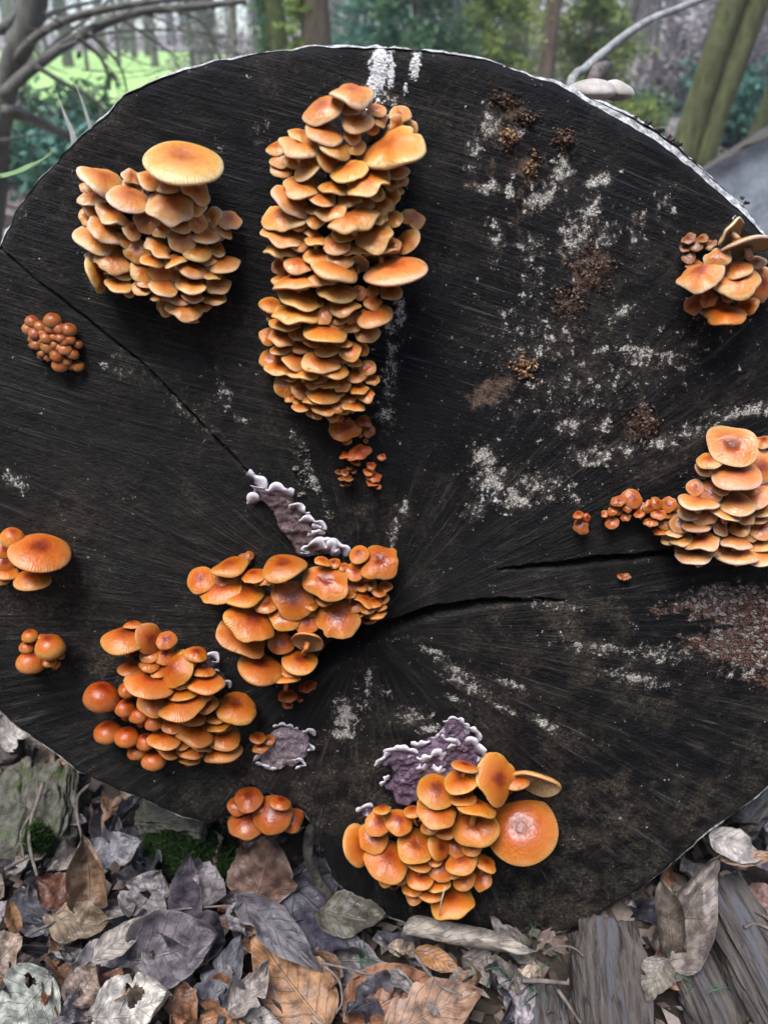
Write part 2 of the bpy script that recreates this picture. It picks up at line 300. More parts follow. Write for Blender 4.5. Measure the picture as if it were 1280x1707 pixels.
M = dict(
    face=mat_face(), cap=mat_cap(), gill=mat_gill(), stem=mat_stem(), leaf=mat_leaf(), crust=mat_crust(),
    bark=mat_simple('log_bark', (0.03, 0.026, 0.022), (0.14, 0.12, 0.105), 55, 0.85, 0.9, 0.006, (1, 0.25, 1), world=True),
    rim=mat_simple('pale_sawn_edge', (0.05, 0.045, 0.04), (0.88, 0.86, 0.85), 230, 0.8, 1.0, 0.003, world=True),
    frill=mat_tone('frill_skin', [(0.0, (0.10, 0.07, 0.085)), (0.45, (0.34, 0.28, 0.33)), (0.8, (0.58, 0.53, 0.58)), (1.0, (0.72, 0.69, 0.72))], sc=500),
    flake=mat_tone('pale_flake', [(0.0, (0.13, 0.11, 0.095)), (0.6, (0.42, 0.39, 0.35)), (1.0, (0.90, 0.90, 0.91))]),
    rot=mat_simple('rotten_wood', (0.014, 0.012, 0.011), (0.135, 0.115, 0.102), 210, 0.85, 1.0, 0.005, (1, 1, 0.09), c3=(0.10, 0.10, 0.115)),
    withered=mat_tone('withered_fungus', [(0.0, (0.018, 0.011, 0.008)), (0.6, (0.11, 0.06, 0.042)), (1.0, (0.28, 0.19, 0.14))]),
    withered_o=mat_tone('withered_fungus_orange', [(0.0, (0.06, 0.025, 0.012)), (0.5, (0.26, 0.13, 0.055)), (1.0, (0.55, 0.38, 0.22))]),
    soil=mat_simple('forest_soil', (0.016, 0.012, 0.009), (0.055, 0.042, 0.034), 30, 0.9, 0.8, 0.01, world=True),
    twig=mat_simple('twig_bark', (0.05, 0.04, 0.035), (0.20, 0.165, 0.15), 90, 0.8, 0.6, 0.001),
    stone=mat_simple('mossy_stone', (0.03, 0.03, 0.022), (0.17, 0.16, 0.125), 110, 0.85, 1.0, 0.006, c3=(0.06, 0.085, 0.025)),
    moss=mat_tone('moss', [(0.0, (0.010, 0.022, 0.006)), (1.0, (0.05, 0.10, 0.022))]),
    needle=mat_tone('needle', [(0.0, (0.02, 0.065, 0.03)), (0.7, (0.06, 0.14, 0.075)), (1.0, (0.30, 0.20, 0.08))], 0.5, 0.4),
    litter=mat_tone('litter', [(0.0, (0.035, 0.026, 0.022)), (0.35, (0.12, 0.09, 0.075)), (0.7, (0.20, 0.15, 0.125)), (1.0, (0.36, 0.31, 0.28))], trans=0.1),
    trunk=mat_simple('mossy_trunk', (0.035, 0.038, 0.015), (0.145, 0.145, 0.06), 22, 0.85, 1.0, 0.03, (1, 1, 0.35), c3=(0.10, 0.14, 0.035)),
    trunk_b=mat_simple('brown_trunk', (0.05, 0.036, 0.025), (0.17, 0.125, 0.085), 12, 0.85, 0.8, 0.02, (1, 1, 0.25)),
    trunk_d=mat_simple('dark_trunk', (0.05, 0.05, 0.042), (0.17, 0.155, 0.13), 16, 0.85, 0.8, 0.015, (1, 1, 0.3)),
    foliage=mat_tone('foliage', [(0.0, (0.04, 0.09, 0.05)), (0.5, (0.09, 0.19, 0.10)), (1.0, (0.20, 0.32, 0.13))], 0.6, 0.3, 0.3, 3),
    fol_y=mat_tone('foliage_yellow', [(0.0, (0.10, 0.15, 0.03)), (0.5, (0.27, 0.36, 0.08)), (1.0, (0.50, 0.54, 0.20))], 0.6, 0.3, 0.45, 3),
    fol_t=mat_tone('foliage_teal', [(0.0, (0.04, 0.10, 0.075)), (0.5, (0.09, 0.22, 0.16)), (1.0, (0.20, 0.38, 0.29))], 0.6, 0.3, 0.3, 3),
    brush=mat_tone('brush', [(0.0, (0.10, 0.085, 0.085)), (0.5, (0.26, 0.22, 0.22)), (1.0, (0.46, 0.40, 0.39))], 0.8, 0.2, 0, 3),
    meadow=mat_simple('meadow_grass', (0.22, 0.40, 0.09), (0.44, 0.62, 0.22), 1.5, 0.8, 0.6, 0.05, world=True),
    ground=mat_simple('leafy_ground', (0.10, 0.08, 0.075), (0.36, 0.30, 0.29), 3.5, 0.9, 0.9, 0.05, c3=(0.08, 0.10, 0.05), world=True),
    bracket=mat_simple('bracket_skin', (0.30, 0.26, 0.22), (0.60, 0.55, 0.50), 40, 0.6, 0.3, 0.002),
    oldlog=mat_simple('grey_old_wood', (0.17, 0.19, 0.22), (0.36, 0.39, 0.43), 16, 0.8, 0.6, 0.006),
    greenleaf=mat_simple('green_leaf', (0.14, 0.24, 0.07), (0.34, 0.46, 0.18), 60, 0.5, 0.3, 0.001, trans=0.3),
    straw=mat_simple('dry_straw', (0.50, 0.47, 0.40), (0.80, 0.77, 0.70), 80, 0.6, 0.3, 0.001, trans=0.3),
)

# ------------------------------------------------------------------ ground
def gz(x, y):
    r = np.sqrt(x * x + y * y)
    return 0.045 * np.clip(y - 14, 0, None) * sstep(12, 26, y) + 0.05 * fbm(x * 0.5, y * 0.5, 5, 3) * sstep(1.5, 5, r) - 0.012
def axis_steps(a, b, fine, growth):
    out = [0.0]; s = fine
    while out[-1] < b: out.append(out[-1] + s); s *= growth
    neg = [0.0]; s = fine
    while neg[-1] > a: neg.append(neg[-1] - s); s *= growth
    return np.array(sorted(set(neg + out)))
gx = axis_steps(-100, 100, 0.05, 1.07); gy = axis_steps(-40, 110, 0.05, 1.07)
GX, GY = np.meshgrid(gx, gy); GZ = gz(GX, GY) + 0.012 * fbm(GX * 9, GY * 9, 3, 3) * (np.abs(GX) < 3) * (np.abs(GY) < 4)
nx, ny = len(gx), len(gy); I = np.arange(nx * ny).reshape(ny, nx)
Fq = np.stack([I[:-1, :-1], I[:-1, 1:], I[1:, 1:], I[1:, :-1]], -1).reshape(-1, 4)
structure(obj('ground', mesh('ground', np.stack([GX, GY, GZ], -1).reshape(-1, 3), Fq, M['ground'])))
# dark humus near the log
a = np.linspace(-1.2, 1.2, 120); b = np.linspace(-0.4, 1.6, 100); AX, BY = np.meshgrid(a, b)
AZ = gz(AX, BY) - 0.008 + 0.016 * fbm(AX * 14, BY * 14, 21, 4) + 0.012 - 0.03 * sstep(0.85, 1.2, np.sqrt((AX / 1.2) ** 2 + ((BY - 0.6) / 1.0) ** 2))
I = np.arange(AX.size).reshape(AX.shape); Fq = np.stack([I[:-1, :-1], I[:-1, 1:], I[1:, 1:], I[1:, :-1]], -1).reshape(-1, 4)
structure(obj('forest_floor', mesh('forest_floor', np.stack([AX, BY, AZ], -1).reshape(-1, 3), Fq, M['soil'])))
# bright meadow seen through the branches
a = np.linspace(0, 1, 40); b = np.linspace(0, 1, 40); A, B = np.meshgrid(a, b)
MY = 6 + 40 * B ** 1.5; MX = -0.13 * MY - A * 0.9 * MY + 0.06 * MY * fbm(B * 6, A * 2, 9)
I = np.arange(A.size).reshape(A.shape); Fq = np.stack([I[:-1, :-1], I[1:, :-1], I[1:, 1:], I[:-1, 1:]], -1).reshape(-1, 4)
structure(obj('meadow', mesh('meadow', np.stack([MX, MY, gz(MX, MY) + 0.05], -1).reshape(-1, 3), Fq, M['meadow'])))

# ------------------------------------------------------------------ the log
OUT_PX = [(0, 405), (30, 345), (75, 285), (130, 230), (165, 200), (205, 157), (240, 141), (285, 123), (330, 109), (390, 96), (450, 86), (530, 78), (620, 81), (700, 83), (760, 88), (830, 104), (890, 126), (950, 151), (1000, 179), (1060, 214), (1110, 247), (1150, 278), (1200, 320), (1240, 355), (1280, 398), (1330, 470), (1365, 580), (1385, 720), (1390, 880), (1380, 1040), (1350, 1180), (1310, 1280), (1280, 1318), (1220, 1365), (1165, 1405), (1110, 1455), (1060, 1490), (1010, 1520), (960, 1550), (900, 1570), (850, 1573), (760, 1562), (690, 1548), (640, 1532), (590, 1505), (555, 1470), (534, 1425), (525, 1388), (505, 1358), (460, 1332), (418, 1308), (402, 1328), (375, 1362), (345, 1378), (300, 1364), (240, 1337), (180, 1313), (130, 1290), (85, 1256), (40, 1225), (0, 1193), (-50, 1130), (-95, 1000), (-110, 850), (-100, 700), (-70, 550), (-30, 455)]
OUV = px_uv(OUT_PX)
def resample(P, n, closed=True):
    Q = np.vstack([P, P[:1]]) if closed else P
    s = np.r_[0, np.cumsum(np.linalg.norm(np.diff(Q, axis=0), axis=1))]
    t = np.linspace(0, s[-1], n, endpoint=not closed)
    return np.stack([np.interp(t, s, Q[:, 0]), np.interp(t, s, Q[:, 1])], 1)
NO = 620
OL = resample(OUV, NO)
tg = np.roll(OL, -1, 0) - np.roll(OL, 1, 0); tg /= np.linalg.norm(tg, axis=1)[:, None]
ON = np.stack([-tg[:, 1], tg[:, 0]], 1)
if np.mean(np.sum(ON * (OL - OL.mean(0)), 1)) < 0: ON = -ON
k = np.arange(NO)
jag = 0.0019 * fbm(k * 0.30, k * 0 + 3.3, 31, 4)
OL = OL + ON * jag[:, None]
def seg_dist(U, V, P, closed):
    best = np.full(U.shape, 1e9); bx = np.zeros_like(U); by = np.zeros_like(U); bt = np.zeros_like(U)
    n = len(P); m = n if closed else n - 1
    for i in range(m):
        ax, ay = P[i]; cx, cy = P[(i + 1) % n]; dx, dy = cx - ax, cy - ay; L2 = dx * dx + dy * dy + 1e-15
        t = np.clip(((U - ax) * dx + (V - ay) * dy) / L2, 0, 1); qx = ax + t * dx; qy = ay + t * dy
        d = (U - qx) ** 2 + (V - qy) ** 2; mk = d < best
        best = np.where(mk, d, best); bx = np.where(mk, qx, bx); by = np.where(mk, qy, by); bt = np.where(mk, i + t, bt)
    return np.sqrt(best), bx, by, bt
def inside(U, V, P):
    c = np.zeros(U.shape, bool); n = len(P); j = n - 1
    for i in range(n):
        xi, yi = P[i]; xj, yj = P[j]
        c ^= ((yi > V) != (yj > V)) & (U < (xj - xi) * (V - yi) / (yj - yi + 1e-15) + xi); j = i
    return c
SP = 0.00105
us = np.arange(OL[:, 0].min() - 2 * SP, OL[:, 0].max() + 2 * SP, SP); vs = np.arange(OL[:, 1].min() - 2 * SP, OL[:, 1].max() + 2 * SP, SP)
U, V = np.meshgrid(us, vs); shp = U.shape; U = U.ravel(); V = V.ravel()
OC = OL[::5]
ins = inside(U, V, OL)
dist = np.zeros_like(U); nxp = U.copy(); nyp = V.copy()
# distance to the outline with the coarse polyline, exact near the border
d0, _, _, _ = seg_dist(U, V, OL[::16], True)
near = d0 < 0.012
dist[:] = d0
d1, qx, qy, _ = seg_dist(U[near], V[near], OL, True)
dist[near] = d1; nxp[near] = qx; nyp[near] = qy
ig = ins.reshape(shp)
cell = ig[:-1, :-1] | ig[1:, :-1] | ig[:-1, 1:] | ig[1:, 1:]
I = np.arange(U.size).reshape(shp)
Fq = np.stack([I[:-1, :-1], I[:-1, 1:], I[1:, 1:], I[1:, :-1]], -1)[cell]
used = np.zeros(U.size, bool); used[Fq.ravel()] = True
snap = used & ~ins
U[snap] = nxp[snap]; V[snap] = nyp[snap]; dist[~ins] = 0
remap = -np.ones(U.size, int); remap[used] = np.arange(used.sum()); Fq = remap[Fq]
U = U[used]; V = V[used]; dist = dist[used]
cracks = [  # (pixel polyline, half widths in px, depth)
    ([(-20, 398), (60, 465), (120, 512), (180, 560), (235, 605), (280, 650), (330, 702), (375, 750), (412, 788)], [2.2, 2.4, 3, 3.2, 3.6, 4, 4, 4, 3], 0.013),
    ([(940, 1001), (880, 1001), (800, 1007), (740, 1016), (700, 1026), (660, 1041), (630, 1050), (590, 1068), (555, 1092), (520, 1120)], [1.5, 5, 8, 10, 11, 12, 15, 19, 17, 10], 0.045),
    ([(832, 951), (880, 946), (940, 942), (1000, 935), (1060, 929), (1150, 919), (1250, 912)], [1.5, 3.5, 6, 7, 6.5, 5, 3], 0.026),
    ([(120, 1240), (180, 1262), (260, 1288), (330, 1300), (390, 1300)], [1, 1.5, 1.5, 1.5, 1], 0.004),
]
h = 0.0022 * fbm(U * 14, V * 14, 1, 4) + 0.0009 * fbm(U * 70, V * 70, 2, 4)
# saw kerf coordinates: slightly curved parallel lines, and rays from the pith
pith = uv_of(on_face(612, 1045))
ang = R(-13) - (U - 0.05) * 0.35
saw_y = V * np.cos(R(13)) + U * np.sin(R(13)) + 0.32 * (U + 0.08) ** 2 * np.sign(U + 0.08) * 0.9 + 0.004 * fbm(U * 6, V * 6, 8, 2)
saw_x = U * np.cos(R(13)) - V * np.sin(R(13))
pr = np.hypot(U - pith[0], V - pith[1]); pa = np.arctan2(V - pith[1], U - pith[0])
Uc = np.broadcast_to(U, U.shape)
lowreg = sstep(0.19, 0.07, V - pith[1] + 0.03 * fbm(U * 10, V * 10, 4, 2) - 0.12 * sstep(0, 0.25, U) * sstep(0.0, 0.08, V - pith[1]))
region = lowreg
h += 0.00028 * vn(saw_x * 12, saw_y * 480, 12) * (1 - region) + 0.0003 * vn(pa * 60, pr * 9, 14) * region
gre = np.zeros_like(U)
for pts, hw, dp in cracks:
    P = px_uv(pts); S = resample(P, 70, False)
    S = S + 0.0007 * np.stack([fbm(np.arange(70) * 0.35, np.zeros(70) + dp * 991, 41, 3), fbm(np.arange(70) * 0.35, np.zeros(70) + dp * 391, 42, 3)], 1)
    s0 = np.r_[0, np.cumsum(np.linalg.norm(np.diff(P, axis=0), axis=1))]; wl_ = np.interp(np.linspace(0, s0[-1], 70), s0, hw) * (0.62 if hw[0] > 2 else 0.95) / 2150.0
    sel = (U > S[:, 0].min() - 0.02) & (U < S[:, 0].max() + 0.02) & (V > S[:, 1].min() - 0.02) & (V < S[:, 1].max() + 0.02)
    d, _, _, t = seg_dist(U[sel], V[sel], S, False)
    w = np.interp(t, np.arange(70), wl_) * (1 + 0.35 * fbm(U[sel] * 60, V[sel] * 60, 43, 3))
    prof = np.clip(1.2 - d / np.maximum(w, 1e-5), 0, 1) * np.minimum(1, w / 0.0022)
    h[sel] -= dp * prof
    gre[sel] += 0.4 * np.exp(-(d / 0.006) ** 2)
edge_in = dist
h -= 0.0035 * np.clip(1 - edge_in / 0.006, 0, 1) ** 2
# hollow below the left lobe: bottom lobe stands a little prouder
pxl = lambda x, y: uv_of(on_face(x, y))
def blob(lst, seed=0):
    m = np.zeros_like(U)
    for x, y, rx, ry, rot, amp in lst:
        c = pxl(x, y); sc = depth(on_face(x, y)) / FPX; ca, sa = math.cos(R(rot)), math.sin(R(rot))
        du = (U - c[0]); dv = -(V - c[1]); a_ = (du * ca + dv * sa) / (rx * sc); b_ = (-du * sa + dv * ca) / (ry * sc)
        m = np.maximum(m, amp * np.exp(-(a_ * a_ + b_ * b_) * 0.9))
    return m
PALE = [(632, 118, 15, 36, 5, 1.25), (618, 150, 12, 18, 0, 1.2), (652, 120, 7, 30, 0, 1.0), (692, 108, 9, 22, 10, 1.05), (640, 160, 40, 20, 0, .6),
        (815, 205, 22, 25, 0, .7), (850, 225, 30, 18, 0, .7), (795, 245, 18, 40, 20, .6), (935, 290, 22, 30, 0, .85), (905, 330, 32, 22, 0, .8), (1000, 300, 28, 14, -20, .85), (995, 335, 8, 30, 15, .8), (812, 315, 28, 14, 10, .75), (850, 318, 10, 18, 20, .85), (980, 360, 20, 40, 15, .75), (960, 395, 30, 30, 0, .75), (880, 420, 30, 30, 0, .55), (885, 470, 24, 12, 0, .65), (1010, 390, 25, 30, 0, .6), (1065, 375, 20, 40, 0, .55), (830, 400, 20, 45, 0, .5), (1110, 330, 25, 30, 0, .5),
        (665, 525, 12, 40, 5, .8), (650, 620, 14, 70, 5, .7), (640, 690, 18, 40, 0, .6), (655, 545, 20, 14, 0, .7),
        (808, 762, 24, 26, 0, .95), (822, 800, 34, 30, 20, .85), (795, 850, 18, 18, 0, .85), (850, 830, 40, 24, 10, .8), (900, 810, 60, 30, 5, .6),
        (950, 710, 30, 18, 0, .75), (1008, 708, 14, 20, 0, .8), (1062, 590, 34, 22, 20, .8), (1000, 585, 22, 10, -30, .65), (1130, 600, 40, 30, 0, .5), (1240, 685, 80, 14, -12, .72), (1150, 720, 60, 13, -12, .68), (1090, 740, 70, 18, -10, .6), (1040, 520, 40, 14, -30, .7), (1180, 520, 40, 16, -20, .5), (985, 760, 50, 24, 0, .6), (960, 830, 30, 14, 10, .5),
        (655, 890, 8, 60, 8, .6), (675, 850, 12, 30, 10, .6), (655, 1065, 30, 6, -15, .5),
        (720, 1085, 40, 12, 30, .65), (760, 1115, 50, 12, 30, .75), (790, 1150, 50, 12, 30, .7), (850, 1140, 40, 10, 25, .75), (905, 1205, 40, 9, 32, .85), (830, 1175, 60, 9, 30, .55), (760, 1165, 30, 8, 20, .7), (1060, 1130, 60, 16, 12, .7), (1000, 1080, 90, 16, 8, .6), (1100, 1090, 60, 22, 5, .65), (930, 1010, 60, 8, 2, .6), (1180, 1000, 60, 30, 5, .5), (1220, 1060, 60, 50, 5, .42), (1230, 1120, 60, 20, 10, .45),
        (575, 1195, 20, 34, 0, .95), (570, 1225, 24, 16, 0, .85), (615, 1135, 8, 40, 5, .75), (690, 1195, 30, 20, 0, .7), (640, 1150, 12, 12, 0, .5), (715, 1215, 20, 10, 0, .8),
        (600, 1180, 40, 40, 0, .35), (500, 745, 14, 30, -10, .5), (520, 800, 10, 40, -25, .75), (545, 850, 8, 30, -15, .6), (320, 690, 18, 60, -40, .45), (230, 620, 12, 60, -50, .4), (375, 660, 16, 30, -20, .55), (400, 700, 14, 22, -30, .55), (25, 800, 30, 18, 30, .6), (190, 620, 30, 10, 45, .45), (365, 240, 8, 20, 0, .5), (445, 205, 6, 34, -8, .65), (430, 220, 6, 20, 0, .5), (105, 545, 16, 8, 0, .3), (1150, 560, 60, 60, 0, .35), (900, 560, 120, 90, 0, .38), (950, 650, 150, 80, 0, .35), (1200, 800, 60, 30, 0, .4)]
BROWN = [(890, 330, 90, 160, 25, .5), (970, 420, 80, 80, 0, .55), (830, 260, 50, 90, 0, .5), (920, 560, 70, 70, 0, .45), (1060, 660, 110, 60, 0, .42), (850, 690, 60, 60, 0, .4), (1100, 780, 120, 50, 0, .38), (880, 280, 24, 24, 0, .8), (850, 180, 34, 24, 0, .8), (825, 215, 26, 20, 0, .8), (985, 450, 44, 44, 0, .9), (945, 510, 30, 30, 0, .8), (940, 230, 26, 22, 0, .7), (820, 650, 70, 34, -25, .75), (875, 610, 24, 22, 0, .8), (1070, 710, 40, 34, 0, .85), (1060, 370, 26, 34, 0, .6), (800, 310, 40, 20, 10, .6), (985, 340, 26, 60, 10, .5), (925, 380, 26, 26, 0, .4), (1150, 640, 60, 30, 0, .35), (1010, 700, 70, 40, 0, .4), (940, 560, 60, 40, 0, .35)]
RED = [(1230, 1010, 110, 50, 5, .9), (1260, 1080, 110, 50, 5, .95), (1180, 1075, 70, 26, 8, .7), (1320, 1040, 100, 100, 0, 1.0), (1120, 1015, 60, 22, 0, .6), (1270, 1135, 60, 20, 10, .7)]
WHITE = [(632, 118, 15, 40, 5, 1), (618, 150, 12, 20, 0, .9), (652, 112, 7, 28, 0, .8), (692, 108, 9, 24, 10, .85), (675, 150, 7, 16, 0, .6), (815, 830, 18, 26, 0, .35), (800, 770, 14, 20, 0, .35)]
masks = np.stack([blob(PALE), blob(BROWN), blob(RED), blob(WHITE)], 1)
greyness = np.clip(blob([(150, 900, 300, 300, 0, .85), (250, 1280, 260, 70, 10, .85), (200, 620, 200, 100, 20, .5), (480, 700, 120, 200, 0, .6), (800, 960, 160, 60, 0, .35), (450, 1170, 160, 140, 0, .45), (1150, 920, 200, 60, 0, .3), (600, 1180, 100, 60, 0, .5)]) + gre, 0, 1)
kk = np.arange(NO); cpx = OL  # rim brightness along the outline
rimside = np.clip(1 - dist / 0.0045, 0, 1) * 1.0 * sstep(-0.05, 0.12, V)
rimr = np.clip(1 - dist / 0.012, 0, 1) * sstep(0.05, 0.2, U) * sstep(-0.08, 0.02, V)
rim = np.maximum(rimside, rimr)
h_face = h
WPOS = from_uv(U, V, h)
log = empty('felled_log', (0, FACE_D, 0.0))
LOFF = np.array([0, FACE_D, 0.0])
me = mesh('cut_face', WPOS - LOFF, Fq, M['face'], True, {
    'sawco': ('FLOAT_VECTOR', np.stack([saw_x, saw_y, 0 * U], 1)), 'polco': ('FLOAT_VECTOR', np.stack([pa * 0.16, pr, 0 * U], 1)),
    'masks': ('FLOAT_COLOR', masks), 'region': ('FLOAT', region), 'rim': ('FLOAT', rim), 'greyness': ('FLOAT', greyness)})
obj('cut_face', me, log)
tag(log, 'thick felled log with blackened sawn end covered in mushrooms', 'log')
# sawn edge (chamfer) and bark, lofted from the outline
AX = np.array([0.06, 0.995, -0.02]); AX /= np.linalg.norm(AX)
cw = 0.0007 + 0.0068 * sstep(0.06, 0.2, OL[:, 0]) * sstep(0.0, 0.1, OL[:, 1] + 0.12) + 0.0014 * fbm(kk * 0.25, kk * 0, 51, 4)
rows = []
def ring(out, back): return from_uv(OL[:, 0] + ON[:, 0] * out, OL[:, 1] + ON[:, 1] * out, np.zeros(NO)) + np.outer(np.broadcast_to(back, (NO,)), AX)
for f_, b_ in ((0.0, 0.0034), (0.35, 0.0045), (0.7, 0.0062), (1.0, 0.011)):
    rows.append(ring(cw * f_ + 0.0018 * fbm(kk * 0.6, kk * 0 + f_ * 5, 52, 3) * f_, b_ * (0.6 + cw / 0.006)))
def loft(rows):
    n = rows[0].shape[0]; V = np.concatenate(rows); I = np.arange(n * len(rows)).reshape(len(rows), n); J = np.roll(I, -1, 1)
    return V, np.stack([I[:-1], J[:-1], J[1:], I[1:]], -1).reshape(-1, 4)
Vl, Fl = loft(rows)
obj('sawn_edge', mesh('sawn_edge', Vl - LOFF, Fl, M['rim']), log)
rows = []
for b_ in np.r_[0.008, 0.012, np.linspace(0.018, 0.2, 24), np.linspace(0.22, 1.5, 24)]:
    lump = 0.0035 * fbm(kk * 0.10, np.full(NO, b_ * 22), 61, 4) + 0.004 * np.clip(fbm(kk * 0.06, np.full(NO, b_ * 9), 62, 3) - 0.15, 0, 1)
    rows.append(ring(cw * 0.8 + (lump - 0.0012) * sstep(0.006, 0.02, b_), b_))
Vl, Fl = loft(rows)
obj('bark', mesh('bark', Vl - LOFF, Fl, M['bark']), log)
# pale crumbs standing proud of the cut face
def flakes(name, n, prob, smin, smax, seed, power=1.6, tone=(0.25, 0.9)):
    g = np.random.default_rng(seed); p = prob ** power; p /= p.sum(); idx = g.choice(len(U), n, p=p)
    c = WPOS[idx] + np.outer(g.uniform(-.0006, .0006, n), RIGHT) + np.outer(g.uniform(-.0006, .0006, n), FV)
    s_ = smin + (smax - smin) * g.random(n) ** 2.2; th = g.uniform(0, 6.28, n); asp = g.uniform(0.5, 1, n)
    Vv = []; Ff = []
    for k_ in range(6):
        a_ = k_ * np.pi / 3; rr = s_ * g.uniform(0.6, 1.1, n); x = np.cos(a_) * rr; y = np.sin(a_) * rr * asp
        xr = x * np.cos(th) - y * np.sin(th); yr = x * np.sin(th) + y * np.cos(th)
        Vv.append(c + xr[:, None] * RIGHT + yr[:, None] * FV + (-0.0004) * FN)
    Vv.append(c + (s_ * g.uniform(0.15, 0.4, n))[:, None] * FN)
    Vv = np.stack(Vv, 1); base = np.arange(n) * 7
    F_ = np.stack([np.stack([base + k_, base + (k_ + 1) % 6, base + 6], 1) for k_ in range(6)], 1).reshape(-1, 3)
    tn = np.repeat(tone[0] + (tone[1] - tone[0]) * g.random(n) ** 1.1, 7)
    o = obj(name, mesh(name, Vv.reshape(-1, 3) - LOFF, F_, M['flake'], False, {'tone': ('FLOAT', tn)}), log); o['kind'] = 'stuff'
    return o
pm = masks[:, 0] + 0.02
flakes('mould_fleck', 9000, pm * (0.35 + np.clip(fbm(U * 120, V * 120, 71, 3) + 0.2, 0, 1)), 0.0003, 0.0011, 72, 1.7, (0.05, 0.8))
flakes('white_fleck', 420, blob([(632, 118, 14, 38, 5, 1), (618, 150, 11, 18, 0, .9), (652, 112, 6, 26, 0, .8), (692, 108, 8, 22, 10, .9), (675, 150, 6, 14, 0, .5)]) * (0.1 + np.clip(fbm(U * 160, V * 160, 75, 3), 0, 1)) + 1e-9, 0.0008, 0.0022, 73, 2.0, (0.85, 1.0))
flakes('white_speck', 1500, np.clip(masks[:, 0], 0.12, 0.7) * (U > -0.05) + 0.03, 0.0003, 0.0008, 74, 1.0, (0.5, 1.0))

# ------------------------------------------------------------------ mushrooms
def cap_mesh(Rd, dome, p, q, wav, lobes, seed, segs=40, rings=11, dimple=0.0, frilly=0.0, cut=None):
    g = random.Random(seed); th = np.linspace(0, 2 * np.pi, segs, endpoint=False)
    ph = [g.uniform(0, 6.28) for _ in range(6)]
    rad = 1 + wav * (0.5 * np.sin(2 * th + ph[0]) + 0.35 * np.sin(3 * th + ph[1]) + 0.3 * np.sin((lobes + 1) * th + ph[2])) + frilly * (vn(th * 3.0, th * 0 + seed, seed % 97) + 0.35 * vn(th * 9.0, th * 0 + seed, seed % 79)) * np.minimum(1, np.minimum(th, 6.2832 - th) * 1.5)
    ez = wav * (0.9 * np.sin(2 * th + ph[3]) + 0.7 * np.sin(lobes * th + ph[4])) + frilly * 1.3 * np.minimum(1, np.minimum(th, 6.2832 - th) * 1.5) * vn(th * 3.1, th * 0 + seed * 1.7, seed % 89)
    asx = 1 + g.uniform(-0.08, 0.08)
    Vt = [[0, 0, dome * Rd - dimple * Rd]]; A = [[0, 0, 0]]
    prof = [(t, dome * max(1 - t ** p, 0) ** (1 / q) - dimple * max(0, 1 - (t / 0.4) ** 2) ** 2) for t in np.sin(np.linspace(0, np.pi / 2, rings + 1))[1:]]
    def put(t, z, tattr):
        x = np.cos(th) * rad * t * asx * Rd; y = np.sin(th) * rad * t * Rd
        zz = (z + ez * t ** 2.2 * 0.55 + 0.05 * wav * 6 * vn(np.cos(th) * t * 2 + seed, np.sin(th) * t * 2, seed % 83) * t) * Rd
        for i in range(segs): Vt.append([x[i], y[i], zz[i]]); A.append([tattr, th[i], 0])
    for t, z in prof: put(t, z, t)
    put(0.985, -0.045, 1.0); put(0.94, -0.075 if dome < 0.8 else -0.16, 1.0)
    nr = rings + 2; F = [[0, 1 + i, 1 + (i + 1) % segs] for i in range(segs)]
    for r_ in range(nr - 1):
        for i in range(segs):
            k_ = (i + 1) % segs; F.append([1 + r_ * segs + i, 1 + (r_ + 1) * segs + i, 1 + (r_ + 1) * segs + k_, 1 + r_ * segs + k_])
    top = (np.array(Vt), F, np.array(A))
    # underside
    Vt = []; A = []
    lowz = -0.07 if dome < 0.8 else -0.15
    for t, z in ((0.95, lowz), (0.7, lowz + 0.06 + dome * 0.12), (0.4, lowz + 0.08 + dome * 0.2), (0.12, lowz + 0.04 + dome * 0.2), (0.01, lowz + 0.04 + dome * 0.2)): put(t, z, t)
    F = []
    for r_ in range(4):
        for i in range(segs):
            k_ = (i + 1) % segs; F.append([r_ * segs + i, (r_ + 1) * segs + i, (r_ + 1) * segs + k_, r_ * segs + k_])
    return top, (np.array(Vt), F, np.array(A))

